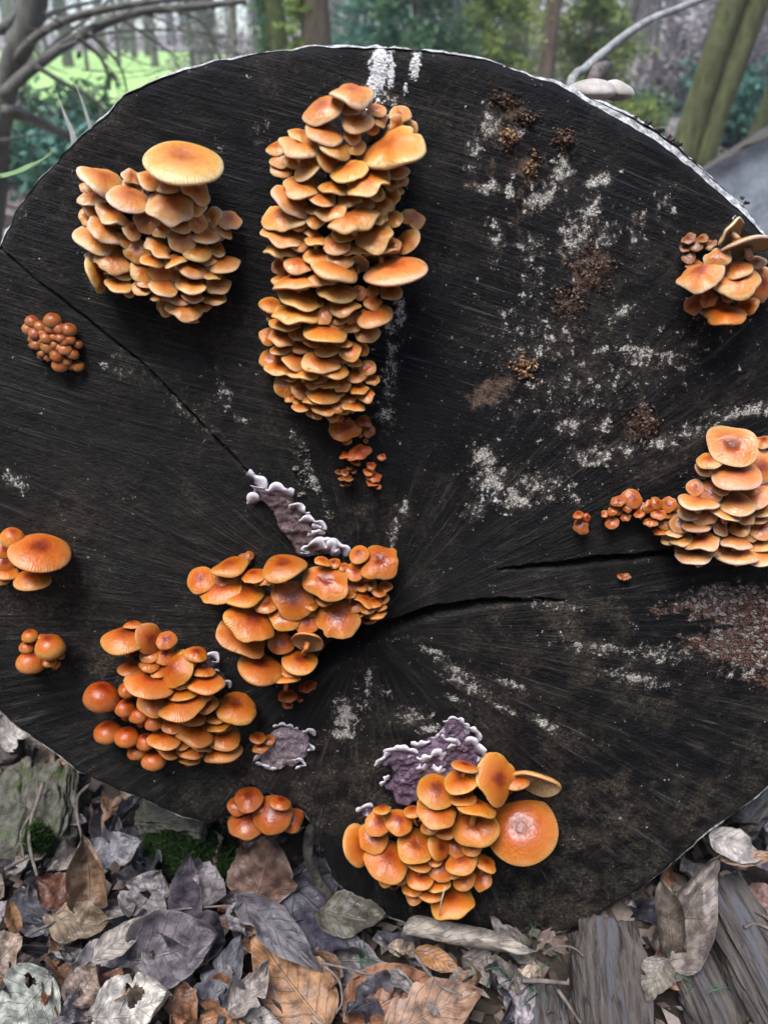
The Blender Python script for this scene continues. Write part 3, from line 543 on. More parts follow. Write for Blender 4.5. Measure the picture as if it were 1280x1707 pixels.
MGROUP = 'mushroom clusters on the log end'
def cluster(label, ox, oy, s, caps, tint, bulge=0.012, flat=0.34, ball=0.0, wav=0.07, center=0.6, seed=1, frilly=0.0, tintvar=0.12, low_tint=None, prot=0.004, stemlen=1.0, ballt=None, size=1.03):
    g = random.Random(seed * 7919)
    C = [tuple(c) + (0,) * (6 - len(c)) for c in caps]     # x y w h rot flag  (zoomed pixels)
    xs = [c[0] for c in C]; ys = [c[1] for c in C]
    if len(C) > 24 and ball < 0.5:
        for _ in range(int(len(C) * 0.85)):
            a_ = g.choice(C); b_ = min((c for c in C if c is not a_), key=lambda c: (c[0] - a_[0]) ** 2 + (c[1] - a_[1]) ** 2 + g.uniform(0, 9000)); w_ = g.uniform(0.4, 0.8) * (a_[2] + b_[2]) / 2
            C.append(((a_[0] + b_[0]) / 2 + g.uniform(-15, 15), (a_[1] + b_[1]) / 2 + g.uniform(-15, 15), w_, w_ * g.uniform(0.5, 0.75), g.uniform(-25, 25), 'k'))
    cxm, cym = (min(xs) + max(xs)) / 2, (min(ys) + max(ys)) / 2; hw, hh = max((max(xs) - min(xs)) / 2, 60), max((max(ys) - min(ys)) / 2, 60)
    bpx, bpy = ox + cxm / s, oy + cym / s
    root = empty('mushroom_cluster', on_face(bpx, bpy)); RL = np.array(root.location)
    tag(root, label, 'mushroom cluster', MGROUP)
    for i, (cx, cy, w, h_, rot, flag) in enumerate(C):
        px, py = ox + cx / s, oy + cy / s; jz = 1.0 if flag in ('r', 'd', 'e', 'b') or w > 240 else g.uniform(0.88, 1.10)
        w = w / s * 1.08 * jz * size; h_ = h_ / s * 1.17 * jz * size * (g.uniform(0.85, 1.15) if w < 60 else 1)
        q2 = min(1, ((cx - cxm) / (hw * 1.1)) ** 2 + 0.55 * ((cy - cym) / (hh * 1.1)) ** 2)
        isball = flag in ('b',) or g.random() < ball
        dm = 0.92 if isball else flat * g.uniform(0.8, 1.3)
        if h_ > w * 1.08 and not isball:           # taller than wide: turn it
            w, h_ = h_, w; rot += 90 if rot <= 0 else -90
        if flag == 'd': dm = 0.14
        asp = min(h_ / w, 0.99)
        lo, hi = 0.0, R(84)
        for _ in range(30):
            md = (lo + hi) / 2; val = (math.cos(md) + math.sqrt(math.cos(md) ** 2 + (dm * math.sin(md)) ** 2)) / 2
            lo, hi = (md, hi) if val > asp else (lo, md)
        th_ = max(lo, R(12)) if not isball else R(50)
        off = prot + bulge * (1 - q2) * (0.6 if flag == 'k' else 1) + (0 if flag in 'bker' else g.uniform(0, 0.004)) if flag else prot + bulge * (1 - q2) + g.uniform(0, 0.004)
        P = on_face(px, py, off); Rm = w / 2 * depth(P) / FPX
        off += Rm * (0.62 * math.sin(th_) if not isball else 0.7) + g.uniform(-0.001, 0.0015)
        P = on_face(px, py, off); Rm = w / 2 * depth(P) / FPX
        if isball and ball > 0.5: Rm *= 1.15
        c = CAM - P; c /= np.linalg.norm(c)
        rr = R(rot); e2 = RIGHT * math.sin(rr) + UP * math.cos(rr); e2 = e2 - c * np.dot(e2, c); e2 /= np.linalg.norm(e2)
        if flag in ('g', 'e'): N = -c * math.cos(th_) * 0.9 + e2 * math.sin(th_)
        else: N = c * math.cos(th_) + e2 * math.sin(th_)
        N = N + np.array([g.uniform(-.2, .2), g.uniform(-.1, .1), g.uniform(-.1, .1)]) * (0.3 if flag in ('r', 'd', 'e', 's') else 1); N /= np.linalg.norm(N)
        shift = (math.sqrt(math.cos(th_) ** 2 + (dm * math.sin(th_)) ** 2) - math.cos(th_)) / 2 * Rm
        P = P - e2 * shift * (0 if flag in ('g', 'e') else 1)
        e1 = np.cross(e2, N); e1 /= np.linalg.norm(e1); e3 = np.cross(N, e1)
        mw = Matrix(((e1[0], e3[0], N[0], P[0]), (e1[1], e3[1], N[1], P[1]), (e1[2], e3[2], N[2], P[2]), (0, 0, 0, 1)))
        spin = Matrix.Rotation(g.uniform(0, 6.28), 4, 'Z'); mw = mw @ spin
        sd = seed * 1000 + i
        big = Rm > 0.012
        if flag == 0 and g.random() < 0.16: flag = 'v'
        wv = wav * g.uniform(0.6, 1.9) * (0.45 if isball else 1) * (0.3 if flag in ('r', 's') else 1) + (0.07 if flag == 'w' else 0)
        fr = frilly * g.uniform(0.5, 1.4) + (0.13 if flag == 'w' else (0.09 if flag == 'v' else 0))
        top, und = cap_mesh(Rm, dm, 2.0 if not isball else 2.2, 2.0 if isball else g.uniform(1.1, 1.7), wv, g.choice([3, 4, 5]), sd, 44 if big else 28, 12 if big else 8,
                            dimple=(0.16 if flag == 'd' else (g.choice([0, 0, 0.05, 0.09]) if not isball else 0)), frilly=fr)
        k_ = 1 + g.uniform(-tintvar, tintvar); tt = tint
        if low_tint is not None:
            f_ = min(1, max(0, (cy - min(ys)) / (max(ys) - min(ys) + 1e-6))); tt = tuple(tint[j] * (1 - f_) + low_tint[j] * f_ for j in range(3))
        if isball and ballt: tt = tuple(tt[j] * ballt[j] for j in range(3))
        if flag == 'e': tt = (1.05, 1.02, 1.25)
        if flag == 'k': tt = tuple(v * 0.9 for v in tt)
        col = (min(tt[0] * k_, 1.25), tt[1] * k_ * g.uniform(0.92, 1.08), tt[2] * k_ * g.uniform(0.8, 1.2), min(1, max(0, center * g.uniform(0.3, 1.5) + (1 if flag in ('r', 'd') else 0))))
        co = obj('cap', mesh('cap', top[0], top[1], M['cap'], True, {'cap': ('FLOAT_VECTOR', top[2])}), root, color=col)
        ml = mw.copy(); ml.translation = Vector(P - RL); co.matrix_local = ml
        obj('gills', mesh('gills', und[0], und[1], M['gill'], True, {'cap': ('FLOAT_VECTOR', und[2])}), co, color=(min(col[0], 1.05), min(col[1], 1.0), min(col[2], 1.0), 1))
        if flag == 'e': continue
        # stem from the wood, bending up under the cap
        bx = px + (bpx - px) * 0.22 * min(1, stemlen); by = py + (bpy - py) * 0.10 + w * 0.10
        B = on_face(bx, by, -0.006); E = P - N * Rm * 0.02; L = np.linalg.norm(E - B)
        pts = [(1 - t) ** 3 * B + 3 * (1 - t) ** 2 * t * (B + FN * L * 0.42) + 3 * (1 - t) * t * t * (E - N * L * 0.38) + t ** 3 * E for t in np.linspace(0, 1, 8)]
        r0 = max(Rm * (0.36 if isball else 0.17), 0.0011)
        Vs, Fs = tube(pts, np.linspace(r0 * 0.85, r0, 8), 8, 0.12, sd % 50)
        Mi = np.array(mw.inverted()); Vs = Vs @ Mi[:3, :3].T + Mi[:3, 3]
        obj('stem', mesh('stem', Vs, Fs, M['stem']), co, color=(col[0] * 0.95, col[1] * 0.9, col[2] * 0.9, 1))
    return root

A = [(800, 195, 430, 205, 0, 's'), (270, 315, 260, 125, 10, 'w'), (465, 290, 100, 75, 20), (185, 365, 90, 60), (585, 310, 155, 95), (880, 375, 175, 115, 25), (455, 430, 265, 125, 15), (700, 345, 150, 80), (725, 470, 265, 165, 10), (225, 430, 160, 80, -10, 'w'), (215, 490, 120, 100, 50), (350, 545, 190, 110, 10, 'w'), (185, 555, 100, 70), (560, 575, 160, 130, -30), (300, 640, 220, 110, 30, 'w'), (235, 690, 230, 145, 15), (890, 580, 110, 118), (990, 550, 115, 100, -40), (1095, 570, 140, 95, 20), (950, 670, 145, 95, 5), (1060, 640, 125, 75, 15), (770, 600, 130, 75), (655, 630, 110, 85, -20), (785, 700, 150, 120, 10), (640, 745, 180, 120, 10), (500, 770, 160, 130, -10), (890, 775, 180, 115, -5), (1020, 760, 110, 70, 10), (250, 790, 150, 95, -20), (350, 830, 200, 120, -10, 'w'), (745, 830, 140, 85, -5), (1055, 850, 190, 100), (855, 890, 170, 95), (545, 895, 150, 110), (650, 910, 100, 98), (740, 920, 88, 88), (960, 910, 150, 90, 15), (235, 920, 210, 85, 78), (385, 980, 170, 110, -10, 'w'), (450, 1010, 100, 80), (530, 1010, 100, 80), (670, 1000, 190, 90), (855, 985, 180, 95), (1020, 975, 145, 95), (770, 1065, 150, 80), (860, 1060, 110, 70), (1000, 1075, 120, 75), (640, 1070, 80, 45), (650, 1125, 50, 45), (690, 1140, 80, 75), (810, 1145, 200, 110), (930, 1125, 100, 70), (855, 1205, 80, 60), (400, 900, 130, 80), (470, 640, 120, 90, 20), (430, 700, 120, 90, 10), (600, 830, 120, 80), (560, 960, 110, 80), (700, 1060, 100, 60), (860, 480, 130, 120, 40), (960, 820, 120, 80)]
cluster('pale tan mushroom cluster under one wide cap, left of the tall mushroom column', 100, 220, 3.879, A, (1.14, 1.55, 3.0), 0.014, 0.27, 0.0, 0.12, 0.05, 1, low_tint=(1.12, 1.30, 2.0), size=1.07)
B1 = [(690, 148, 275, 105, 5, 'w'), (490, 255, 235, 130, -15), (680, 245, 130, 70), (725, 340, 215, 140, 5), (860, 260, 110, 75), (875, 320, 130, 85, 10, 'w'), (1020, 290, 150, 100, 20), (1085, 385, 95, 85), (995, 365, 92, 90), (960, 405, 90, 70), (830, 390, 90, 75), (500, 420, 240, 95, 12), (340, 430, 150, 80), (170, 520, 150, 80, -15), (330, 510, 270, 105, -5), (560, 520, 200, 100, 12), (195, 600, 130, 80, -15), (200, 670, 140, 90, 5), (385, 650, 220, 120, -30), (520, 610, 150, 90, 30), (665, 680, 230, 120, -10), (950, 540, 420, 190, -15, 'w'), (710, 510, 130, 115), (345, 790, 250, 130, 5), (560, 795, 190, 95), (790, 745, 290, 130, -5, 'w'), (275, 885, 260, 150, 15), (485, 875, 190, 70), (675, 865, 170, 90, 10), (550, 955, 215, 120, -5), (225, 1005, 245, 130), (440, 1020, 125, 90), (690, 1020, 290, 115, -15), (860, 840, 110, 75), (960, 860, 120, 90, -60), (900, 920, 140, 95), (865, 1005, 140, 65, -15), (1110, 1010, 130, 100, 10, 'w'), (980, 1010, 120, 90, 0, 'w'), (225, 1120, 240, 105), (405, 1100, 100, 72), (630, 1110, 160, 80), (750, 1070, 130, 55, -10), (835, 1125, 250, 150, -15), (440, 1155, 155, 85), (590, 1180, 180, 90), (1070, 1165, 165, 130, -60), (205, 1225, 190, 100), (445, 1270, 165, 100), (610, 1280, 165, 100), (960, 1195, 110, 75), (885, 1265, 210, 80, 0, 'g'), (985, 1365, 385, 155, -8, 's'), (730, 1325, 150, 90, 0, 'g'), (320, 1325, 170, 90), (190, 1340, 110, 80), (570, 1365, 280, 115, 20), (490, 1410, 170, 90), (230, 1430, 150, 100), (350, 1430, 170, 100), (1010, 690, 130, 70), (1030, 750, 70, 60), (1010, 815, 70, 45), (960, 770, 110, 70), (780, 1200, 130, 80), (330, 1190, 120, 70), (690, 1220, 130, 70), (860, 600, 150, 90), (600, 1060, 120, 60), (420, 940, 120, 70), (780, 900, 120, 80), (320, 1050, 110, 70), (520, 1240, 90, 60), (880, 680, 110, 80), (690, 440, 110, 80), (270, 600, 120, 80)]
B2 = [(310, -5, 260, 80), (325, 95, 275, 150, 3), (580, 70, 220, 105), (735, 75, 100, 85), (955, 65, 165, 95, -5), (830, 60, 80, 60), (800, 110, 80, 70), (830, 145, 100, 65), (130, 160, 150, 100), (430, 140, 120, 70), (300, 220, 265, 100), (495, 210, 160, 135, -15), (640, 175, 175, 95), (840, 235, 215, 125), (150, 240, 100, 75), (225, 290, 175, 70), (690, 240, 90, 85), (330, 345, 150, 100), (510, 345, 260, 120), (680, 300, 120, 90), (790, 345, 145, 100), (110, 375, 110, 100), (215, 375, 190, 110), (415, 410, 120, 60), (630, 420, 110, 60), (200, 460, 150, 75), (340, 455, 115, 80), (520, 455, 170, 90), (680, 475, 150, 90), (760, 465, 80, 72), (130, 530, 135, 120), (190, 590, 160, 90), (300, 535, 180, 98), (480, 545, 215, 125), (700, 550, 110, 65), (795, 590, 115, 90), (565, 610, 170, 110), (730, 635, 145, 95), (350, 625, 200, 90), (470, 650, 115, 72), (830, 675, 80, 62), (235, 705, 140, 120, 30), (345, 740, 150, 110), (545, 695, 140, 65), (620, 700, 115, 90), (735, 730, 135, 78), (490, 770, 185, 112), (785, 775, 130, 80), (310, 810, 95, 65), (410, 800, 130, 80), (660, 800, 120, 90), (345, 850, 115, 72), (430, 900, 105, 80), (590, 850, 95, 80), (500, 870, 130, 80), (700, 855, 140, 72), (560, 920, 85, 62), (635, 880, 70, 62), (600, 250, 110, 70), (580, 290, 100, 70), (420, 690, 110, 70), (260, 650, 110, 70), (620, 520, 90, 70), (600, 760, 90, 60), (260, 790, 90, 60)]
off_y = (470 - 120) * 4.129
BALL = B1 + [(c[0], c[1] + off_y) + tuple(c[2:]) for c in B2]
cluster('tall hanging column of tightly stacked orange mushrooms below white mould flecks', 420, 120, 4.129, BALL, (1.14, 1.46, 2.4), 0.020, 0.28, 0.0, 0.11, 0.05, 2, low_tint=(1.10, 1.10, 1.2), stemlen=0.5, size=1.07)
Cc = [(115, 630, 165, 150, -30), (270, 560, 160, 92), (220, 675, 200, 140, -20), (345, 710, 210, 130), (395, 605, 140, 80), (555, 560, 220, 120, -20), (480, 620, 110, 75, -30, 'w'), (605, 735, 218, 205, -45), (780, 640, 205, 168), (390, 845, 250, 180, 15), (560, 830, 175, 150), (675, 855, 135, 130), (845, 840, 230, 195, 20, 'w'), (330, 940, 250, 165, 35), (540, 965, 135, 130), (425, 1100, 230, 130, 5), (640, 1065, 158, 115, 10), (590, 1105, 115, 70), (565, 1155, 150, 48), (680, 960, 170, 85, 0, 'g'), (1070, 535, 215, 165, 0, 'w'), (955, 495, 98, 68), (930, 590, 105, 78), (1000, 600, 85, 62), (915, 665, 75, 60), (905, 710, 65, 42), (965, 660, 70, 60), (1015, 655, 62, 50), (1095, 665, 80, 52), (985, 735, 100, 60, 20, 'w'), (1060, 690, 72, 50), (1085, 730, 65, 50), (930, 770, 80, 60), (1000, 775, 92, 60), (1055, 810, 92, 55), (1030, 750, 80, 50), (1065, 770, 70, 42), (960, 810, 55, 38), (760, 530, 85, 52), (820, 540, 72, 50), (870, 560, 55, 42), (770, 735, 90, 50), (460, 760, 110, 80), (700, 760, 90, 70)]
cluster('large orange mushroom cluster beside the black crack at the log centre', 300, 770, 3.2, Cc, (0.92, 0.76, 0.62), 0.012, 0.30, 0.0, 0.09, 0.9, 3, prot=0.006)
Dd = [(275, 170, 200, 125, 10), (390, 165, 112, 105), (310, 95, 85, 45), (480, 175, 100, 90), (400, 250, 95, 80), (395, 300, 95, 62), (525, 320, 190, 145, -62), (585, 275, 110, 90, -50), (630, 245, 100, 70), (300, 315, 118, 80), (395, 395, 235, 115, 15), (665, 330, 115, 55), (680, 390, 165, 72), (440, 335, 90, 70), (150, 460, 165, 165, 0, 'b'), (280, 425, 85, 85, 0, 'b'), (270, 520, 100, 105, 0, 'b'), (340, 555, 92, 100, 0, 'b'), (420, 590, 92, 82, 0, 'b'), (420, 490, 172, 120, 15), (565, 445, 150, 65), (560, 505, 200, 98), (690, 500, 110, 90), (610, 570, 135, 72), (835, 520, 185, 125), (735, 570, 85, 42), (515, 600, 125, 80), (625, 645, 172, 110), (745, 610, 112, 66), (770, 665, 160, 92), (185, 640, 125, 140, 0, 'b'), (280, 665, 112, 130, 0, 'b'), (375, 690, 95, 100, 0, 'b'), (470, 675, 170, 112), (600, 740, 140, 72), (660, 710, 90, 45), (765, 745, 190, 82, -15), (415, 785, 110, 105, 0, 'b'), (600, 780, 100, 52), (500, 740, 95, 62), (335, 740, 90, 70, 0, 'b'), (560, 690, 110, 70), (640, 460, 110, 70), (470, 250, 90, 80), (560, 390, 110, 70)]
cluster('orange mushroom cluster with round red-brown buttons on its left side', 120, 1010, 3.048, Dd, (0.90, 0.72, 0.58), 0.012, 0.40, 0.0, 0.06, 0.9, 4, ballt=(0.88, 0.66, 0.55))
Ee = [(680, 415, 180, 118), (700, 335, 130, 52), (860, 400, 200, 225, 0, 'w'), (550, 465, 185, 150, 15), (555, 570, 212, 150, 15), (690, 500, 125, 65), (755, 545, 190, 66, 5), (750, 645, 202, 172), (995, 660, 330, 322, 0, 'r'), (430, 570, 105, 58), (270, 560, 95, 45), (250, 635, 125, 118), (355, 625, 142, 140), (225, 710, 132, 106), (140, 750, 145, 155), (295, 825, 212, 178), (445, 750, 196, 165), (565, 755, 100, 112), (655, 755, 100, 112), (600, 670, 115, 75), (740, 750, 115, 100), (685, 830, 145, 112), (465, 845, 115, 60), (580, 870, 122, 115), (465, 910, 132, 106), (695, 925, 118, 115), (565, 950, 112, 78), (370, 910, 85, 75), (425, 970, 112, 66), (520, 1000, 126, 78), (440, 1010, 105, 72), (640, 1045, 228, 165), (300, 930, 95, 55), (785, 920, 105, 108, 30, 'w'), (810, 840, 115, 90, 20, 'w'), (520, 650, 90, 66), (1065, 425, 225, 105, 12, 'e'), (640, 890, 80, 60), (540, 820, 80, 60)]
cluster('golden mushroom cluster with one very large round cap near the log foot', 550, 1170, 3.122, Ee, (0.96, 0.84, 0.66), 0.012, 0.33, 0.0, 0.06, 0.9, 5)
Gg = [(1050, 235, 262, 205, 12, 'd'), (915, 330, 140, 80), (885, 380, 115, 100, 40), (1080, 420, 260, 160, 10), (1200, 500, 135, 120, 30), (1230, 370, 200, 180), (1250, 210, 100, 70), (840, 590, 225, 90, 5), (820, 500, 105, 90), (915, 535, 142, 120, 20), (1000, 500, 115, 82), (1190, 550, 182, 120), (1085, 600, 190, 110, 10), (1010, 650, 182, 92, 20), (790, 650, 125, 100), (880, 660, 142, 120, 30), (1270, 520, 110, 90), (1230, 640, 125, 66), (730, 725, 115, 100), (835, 735, 142, 78), (980, 750, 110, 85, 70), (1100, 750, 122, 108), (1180, 790, 95, 82), (1245, 760, 135, 120), (655, 825, 85, 75), (740, 820, 142, 92), (860, 840, 186, 116), (1070, 840, 190, 70), (1080, 920, 232, 110, 10), (1230, 930, 230, 115), (820, 925, 202, 92), (760, 900, 122, 82), (830, 960, 95, 55), (1130, 690, 105, 72), (1220, 690, 105, 64), (1230, 850, 125, 82), (1330, 450, 160, 110), (1340, 620, 160, 100), (1350, 780, 170, 110), (1360, 900, 170, 100), (1320, 300, 150, 110), (940, 880, 120, 80), (700, 780, 90, 70), (960, 820, 90, 70)]
cluster('pale tan mushroom cluster with a wide dished cap beside the long crack', 940, 680, 3.765, Gg, (1.08, 1.2, 1.9), 0.014, 0.28, 0.0, 0.11, 0.7, 6, low_tint=(1.14, 1.45, 2.8), size=1.05)
Gt = [(340, 585, 90, 62), (425, 570, 112, 90, 20), (400, 630, 52, 48), (530, 620, 75, 70), (575, 600, 85, 75, 60), (655, 605, 92, 80), (690, 630, 82, 60), (255, 665, 52, 45), (300, 650, 52, 45), (340, 645, 48, 46), (300, 720, 78, 70), (385, 685, 52, 45), (470, 665, 62, 42), (540, 715, 92, 48), (630, 720, 102, 90), (600, 770, 82, 42), (700, 660, 82, 60), (590, 665, 92, 60), (480, 620, 60, 50), (650, 670, 70, 50)]
cluster('row of small pinkish-brown mushrooms trailing out from the pale cluster', 940, 680, 3.765, Gt, (0.80, 0.66, 0.72), 0.003, 0.42, 0.0, 0.10, 0.8, 7, frilly=0.12, prot=0.001)
cluster('pair of tiny pink-brown mushrooms alone on bare wood before the trailing row', 940, 680, 3.765, [(90, 672, 65, 42), (140, 690, 48, 45), (105, 745, 95, 85, 10, 'w')], (0.74, 0.50, 0.52), 0.001, 0.4, 0, 0.12, 0.8, 8, prot=0.001)
Hh = [(885, 310, 320, 120, -50, 'g'), (1060, 460, 480, 190, -5, 'g'), (560, 760, 460, 220, -5, 'w'), (940, 830, 420, 260, 15, 'w'), (1215, 850, 300, 300, 40, 'w'), (740, 580, 220, 190), (490, 1070, 200, 185), (640, 1010, 180, 150, 0, 'w'), (820, 1180, 380, 220, 0, 'w'), (850, 990, 160, 120), (1060, 1090, 180, 140, -70, 'w'), (700, 1130, 160, 120), (960, 700, 260, 190), (1160, 620, 160, 120, 20)]
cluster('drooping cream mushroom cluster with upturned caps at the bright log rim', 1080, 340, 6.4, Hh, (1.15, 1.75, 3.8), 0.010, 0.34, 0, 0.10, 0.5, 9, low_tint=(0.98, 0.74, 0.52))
cluster('tiny grey-brown shell-like mushrooms beside the drooping cream cluster', 1080, 340, 6.4, [(430, 370, 130, 70), (570, 370, 150, 70), (510, 440, 140, 92), (390, 470, 120, 65), (430, 570, 150, 130), (480, 640, 150, 75), (650, 430, 150, 92)], (0.46, 0.50, 0.80), 0.001, 0.22, 0, 0.10, 0.6, 10, frilly=0.1, prot=0.002)
Ii = [(565, 215, 150, 140), (350, 230, 130, 90), (320, 310, 130, 130), (440, 280, 110, 115), (380, 350, 112, 95), (550, 300, 105, 95), (640, 300, 112, 108), (740, 310, 122, 110), (500, 400, 112, 95), (370, 410, 105, 92), (400, 470, 112, 108), (580, 390, 85, 80), (650, 400, 92, 82), (755, 420, 95, 95), (835, 470, 85, 95), (690, 445, 85, 80), (590, 470, 85, 80), (520, 500, 122, 118), (700, 520, 122, 102), (775, 570, 118, 122), (605, 590, 118, 118), (515, 610, 78, 75), (450, 560, 85, 88), (640, 690, 132, 110), (710, 650, 95, 90), (770, 700, 85, 95), (840, 700, 102, 105), (440, 600, 62, 52), (340, 480, 55, 50), (460, 350, 80, 80), (640, 500, 90, 90), (560, 550, 80, 80), (450, 440, 90, 90)]
cluster('tight knot of tiny round brown-orange button mushrooms beside the thin crack', 0, 500, 6.4, [c[:4] + (0, 'b') for c in Ii], (0.72, 0.62, 0.78), 0.006, 0.5, 1.0, 0.04, 0.5, 11, tintvar=0.18, prot=0.0)
cluster('few smooth orange caps, the largest lemon-shaped, on bare wood at left', 0, 850, 5.69, [(120, 260, 210, 160, 0, 'b'), (385, 400, 490, 310, 5, 's'), (310, 660, 310, 190, -5), (150, 350, 90, 80, 0, 'b'), (40, 370, 180, 150), (40, 500, 190, 180), (60, 590, 210, 130), (0, 650, 170, 100), (-80, 520, 200, 160)], (1.0, 0.88, 0.84), 0.004, 0.42, 0, 0.04, 0.9, 12)
cluster('small bunch of round orange button mushrooms alone on dark wood', 0, 850, 5.69, [(290, 1195, 140, 125, 0, 'b'), (260, 1300, 130, 100, 0, 'b'), (480, 1295, 260, 235, 0, 'b'), (295, 1440, 240, 190, 0, 'b'), (580, 1385, 62, 56), (470, 1440, 115, 85), (535, 1465, 80, 90, 0, 'b'), (410, 1210, 85, 66)], (0.92, 0.70, 0.50), 0.003, 0.45, 0, 0.04, 0.6, 13)
cluster('dark red-orange mushroom cluster hanging in the notch under the log', 120, 1010, 3.048, [(900, 980, 125, 110), (845, 1020, 95, 80), (890, 1105, 192, 140), (1020, 1060, 182, 160), (1120, 1090, 112, 100), (1060, 1000, 105, 70), (960, 1020, 80, 70)], (0.60, 0.40, 0.34), 0.004, 0.46, 0, 0.08, 1.4, 14, prot=0.002)
cluster('two small orange mushrooms at the edge of the round grey crust', 120, 1010, 3.048, [(945, 670, 80, 62), (960, 720, 66, 50), (1003, 680, 62, 50)], (0.85, 0.62, 0.55), 0.001, 0.4, 0, 0.08, 0.8, 15, prot=0.003)
cluster('single small flat red-brown mushroom below the central cluster', 300, 770, 3.2, [(682, 1197, 85, 52)], (0.72, 0.42, 0.36), 0.0, 0.3, 0, 0.08, 0.9, 16, prot=0.0)
cluster('tiny trio of red-brown mushrooms below the central cluster', 300, 770, 3.2, [(575, 1248, 90, 66), (575, 1295, 62, 38), (640, 1265, 32, 24)], (0.76, 0.46, 0.38), 0.0, 0.35, 0, 0.10, 0.9, 17, prot=0.0, frilly=0.1)
cluster('tiny brownish pair of mushrooms above the left end of the central cluster', 300, 770, 3.2, [(350, 515, 62, 50), (372, 500, 42, 32)], (0.58, 0.44, 0.46), 0.0, 0.4, 0, 0.08, 0.9, 18, prot=0.0)
cluster('single wrinkled orange cap just below the tall column', 420, 470, 4.129, [(635, 1010, 165, 125, 0, 'w'), (600, 940, 62, 44), (655, 945, 44, 34), (655, 1090, 66, 44)], (0.96, 0.72, 0.46), 0.002, 0.42, 0, 0.10, 0.6, 19, prot=0.001)
cluster('tiny reddish mushrooms right of the wrinkled orange cap', 420, 470, 4.129, [(770, 960, 98, 78, 0, 'w'), (805, 1025, 88, 72), (745, 1047, 62, 34), (785, 1090, 32, 30)], (0.78, 0.52, 0.44), 0.001, 0.38, 0, 0.10, 0.7, 20, prot=0.0)
cluster('tiny three-lobed orange mushrooms midway down the trail under the column', 420, 470, 4.129, [(735, 1170, 132, 92, 0, 'w'), (655, 1190, 92, 52, 0, 'w'), (715, 1240, 66, 46)], (0.90, 0.58, 0.44), 0.001, 0.38, 0, 0.10, 0.7, 21, prot=0.0)
cluster('tiny greyish-brown mushrooms at the lowest end of the trail', 420, 470, 4.129, [(600, 1310, 62, 42), (640, 1310, 62, 42), (670, 1280, 46, 28), (645, 1350, 98, 48), (630, 1390, 50, 32), (660, 1388, 44, 30), (700, 1300, 46, 36)], (0.44, 0.38, 0.46), 0.0, 0.3, 0, 0.10, 0.7, 22, prot=0.0)
cluster('tiny orange-brown frilled mushrooms at the lowest end of the trail', 420, 470, 4.129, [(820, 1265, 62, 46), (805, 1305, 82, 48), (840, 1345, 88, 62), (830, 1380, 82, 44), (870, 1410, 44, 40), (895, 1205, 60, 48)], (0.84, 0.55, 0.42), 0.0, 0.34, 0, 0.12, 0.7, 23, frilly=0.12, prot=0.0)
cluster('tiny dry pinkish mushroom on bare wood under the long crack', 940, 680, 3.765, [(355, 1055, 52, 36), (390, 1060, 50, 44, 0, 'w')], (0.55, 0.44, 0.46), 0.0, 0.3, 0, 0.1, 0.7, 24, prot=0.0)

# ------------------------------------------------------------------ crust fungi
def patch_mesh(poly, thick, seed, name, mat, wr=0.6, off=None):
    P = resample(px_uv(poly), 120); P = P + 0.0012 * np.stack([fbm(np.arange(120) * 0.5, np.zeros(120) + seed, 81, 3), fbm(np.arange(120) * 0.5, np.zeros(120) + seed, 82, 3)], 1)
    sp = 0.0009; a_ = np.arange(P[:, 0].min() - sp, P[:, 0].max() + 2 * sp, sp); b_ = np.arange(P[:, 1].min() - sp, P[:, 1].max() + 2 * sp, sp)
    X, Y = np.meshgrid(a_, b_); sh = X.shape; X = X.ravel(); Y = Y.ravel(); inn = inside(X, Y, P); d, qx, qy, _ = seg_dist(X, Y, P, True)
    g = inn.reshape(sh); cell = g[:-1, :-1] | g[1:, :-1] | g[:-1, 1:] | g[1:, 1:]; I = np.arange(X.size).reshape(sh)
    F_ = np.stack([I[:-1, :-1], I[:-1, 1:], I[1:, 1:], I[1:, :-1]], -1)[cell]; us_ = np.zeros(X.size, bool); us_[F_.ravel()] = True
    sn = us_ & ~inn; X[sn] = qx[sn]; Y[sn] = qy[sn]; d[~inn] = 0
    rm = -np.ones(X.size, int); rm[us_] = np.arange(us_.sum())
    X = X[us_]; Y = Y[us_]; d = d[us_]
    hh = -0.003 + (thick + 0.003) * sstep(0, 0.004, d) + wr * thick * (1.6 * np.abs(fbm(X * 110, Y * 110, seed + 3, 2)) + fbm(X * 160, Y * 160, seed, 4) + 0.5 * fbm(X * 420, Y * 420, seed + 5, 2)) * sstep(0, 0.003, d)
    pl = np.clip(1 - d / 0.003, 0, 1) * (0.5 + fbm(X * 90, Y * 90, seed + 9, 2)) + 1.5 * np.clip(fbm(X * 75, Y * 140, seed + 19, 3) - 0.24, 0, 1)
    return mesh(name, from_uv(X, Y, hh) - off, rm[F_], mat, True, {'pale': ('FLOAT', pl)})
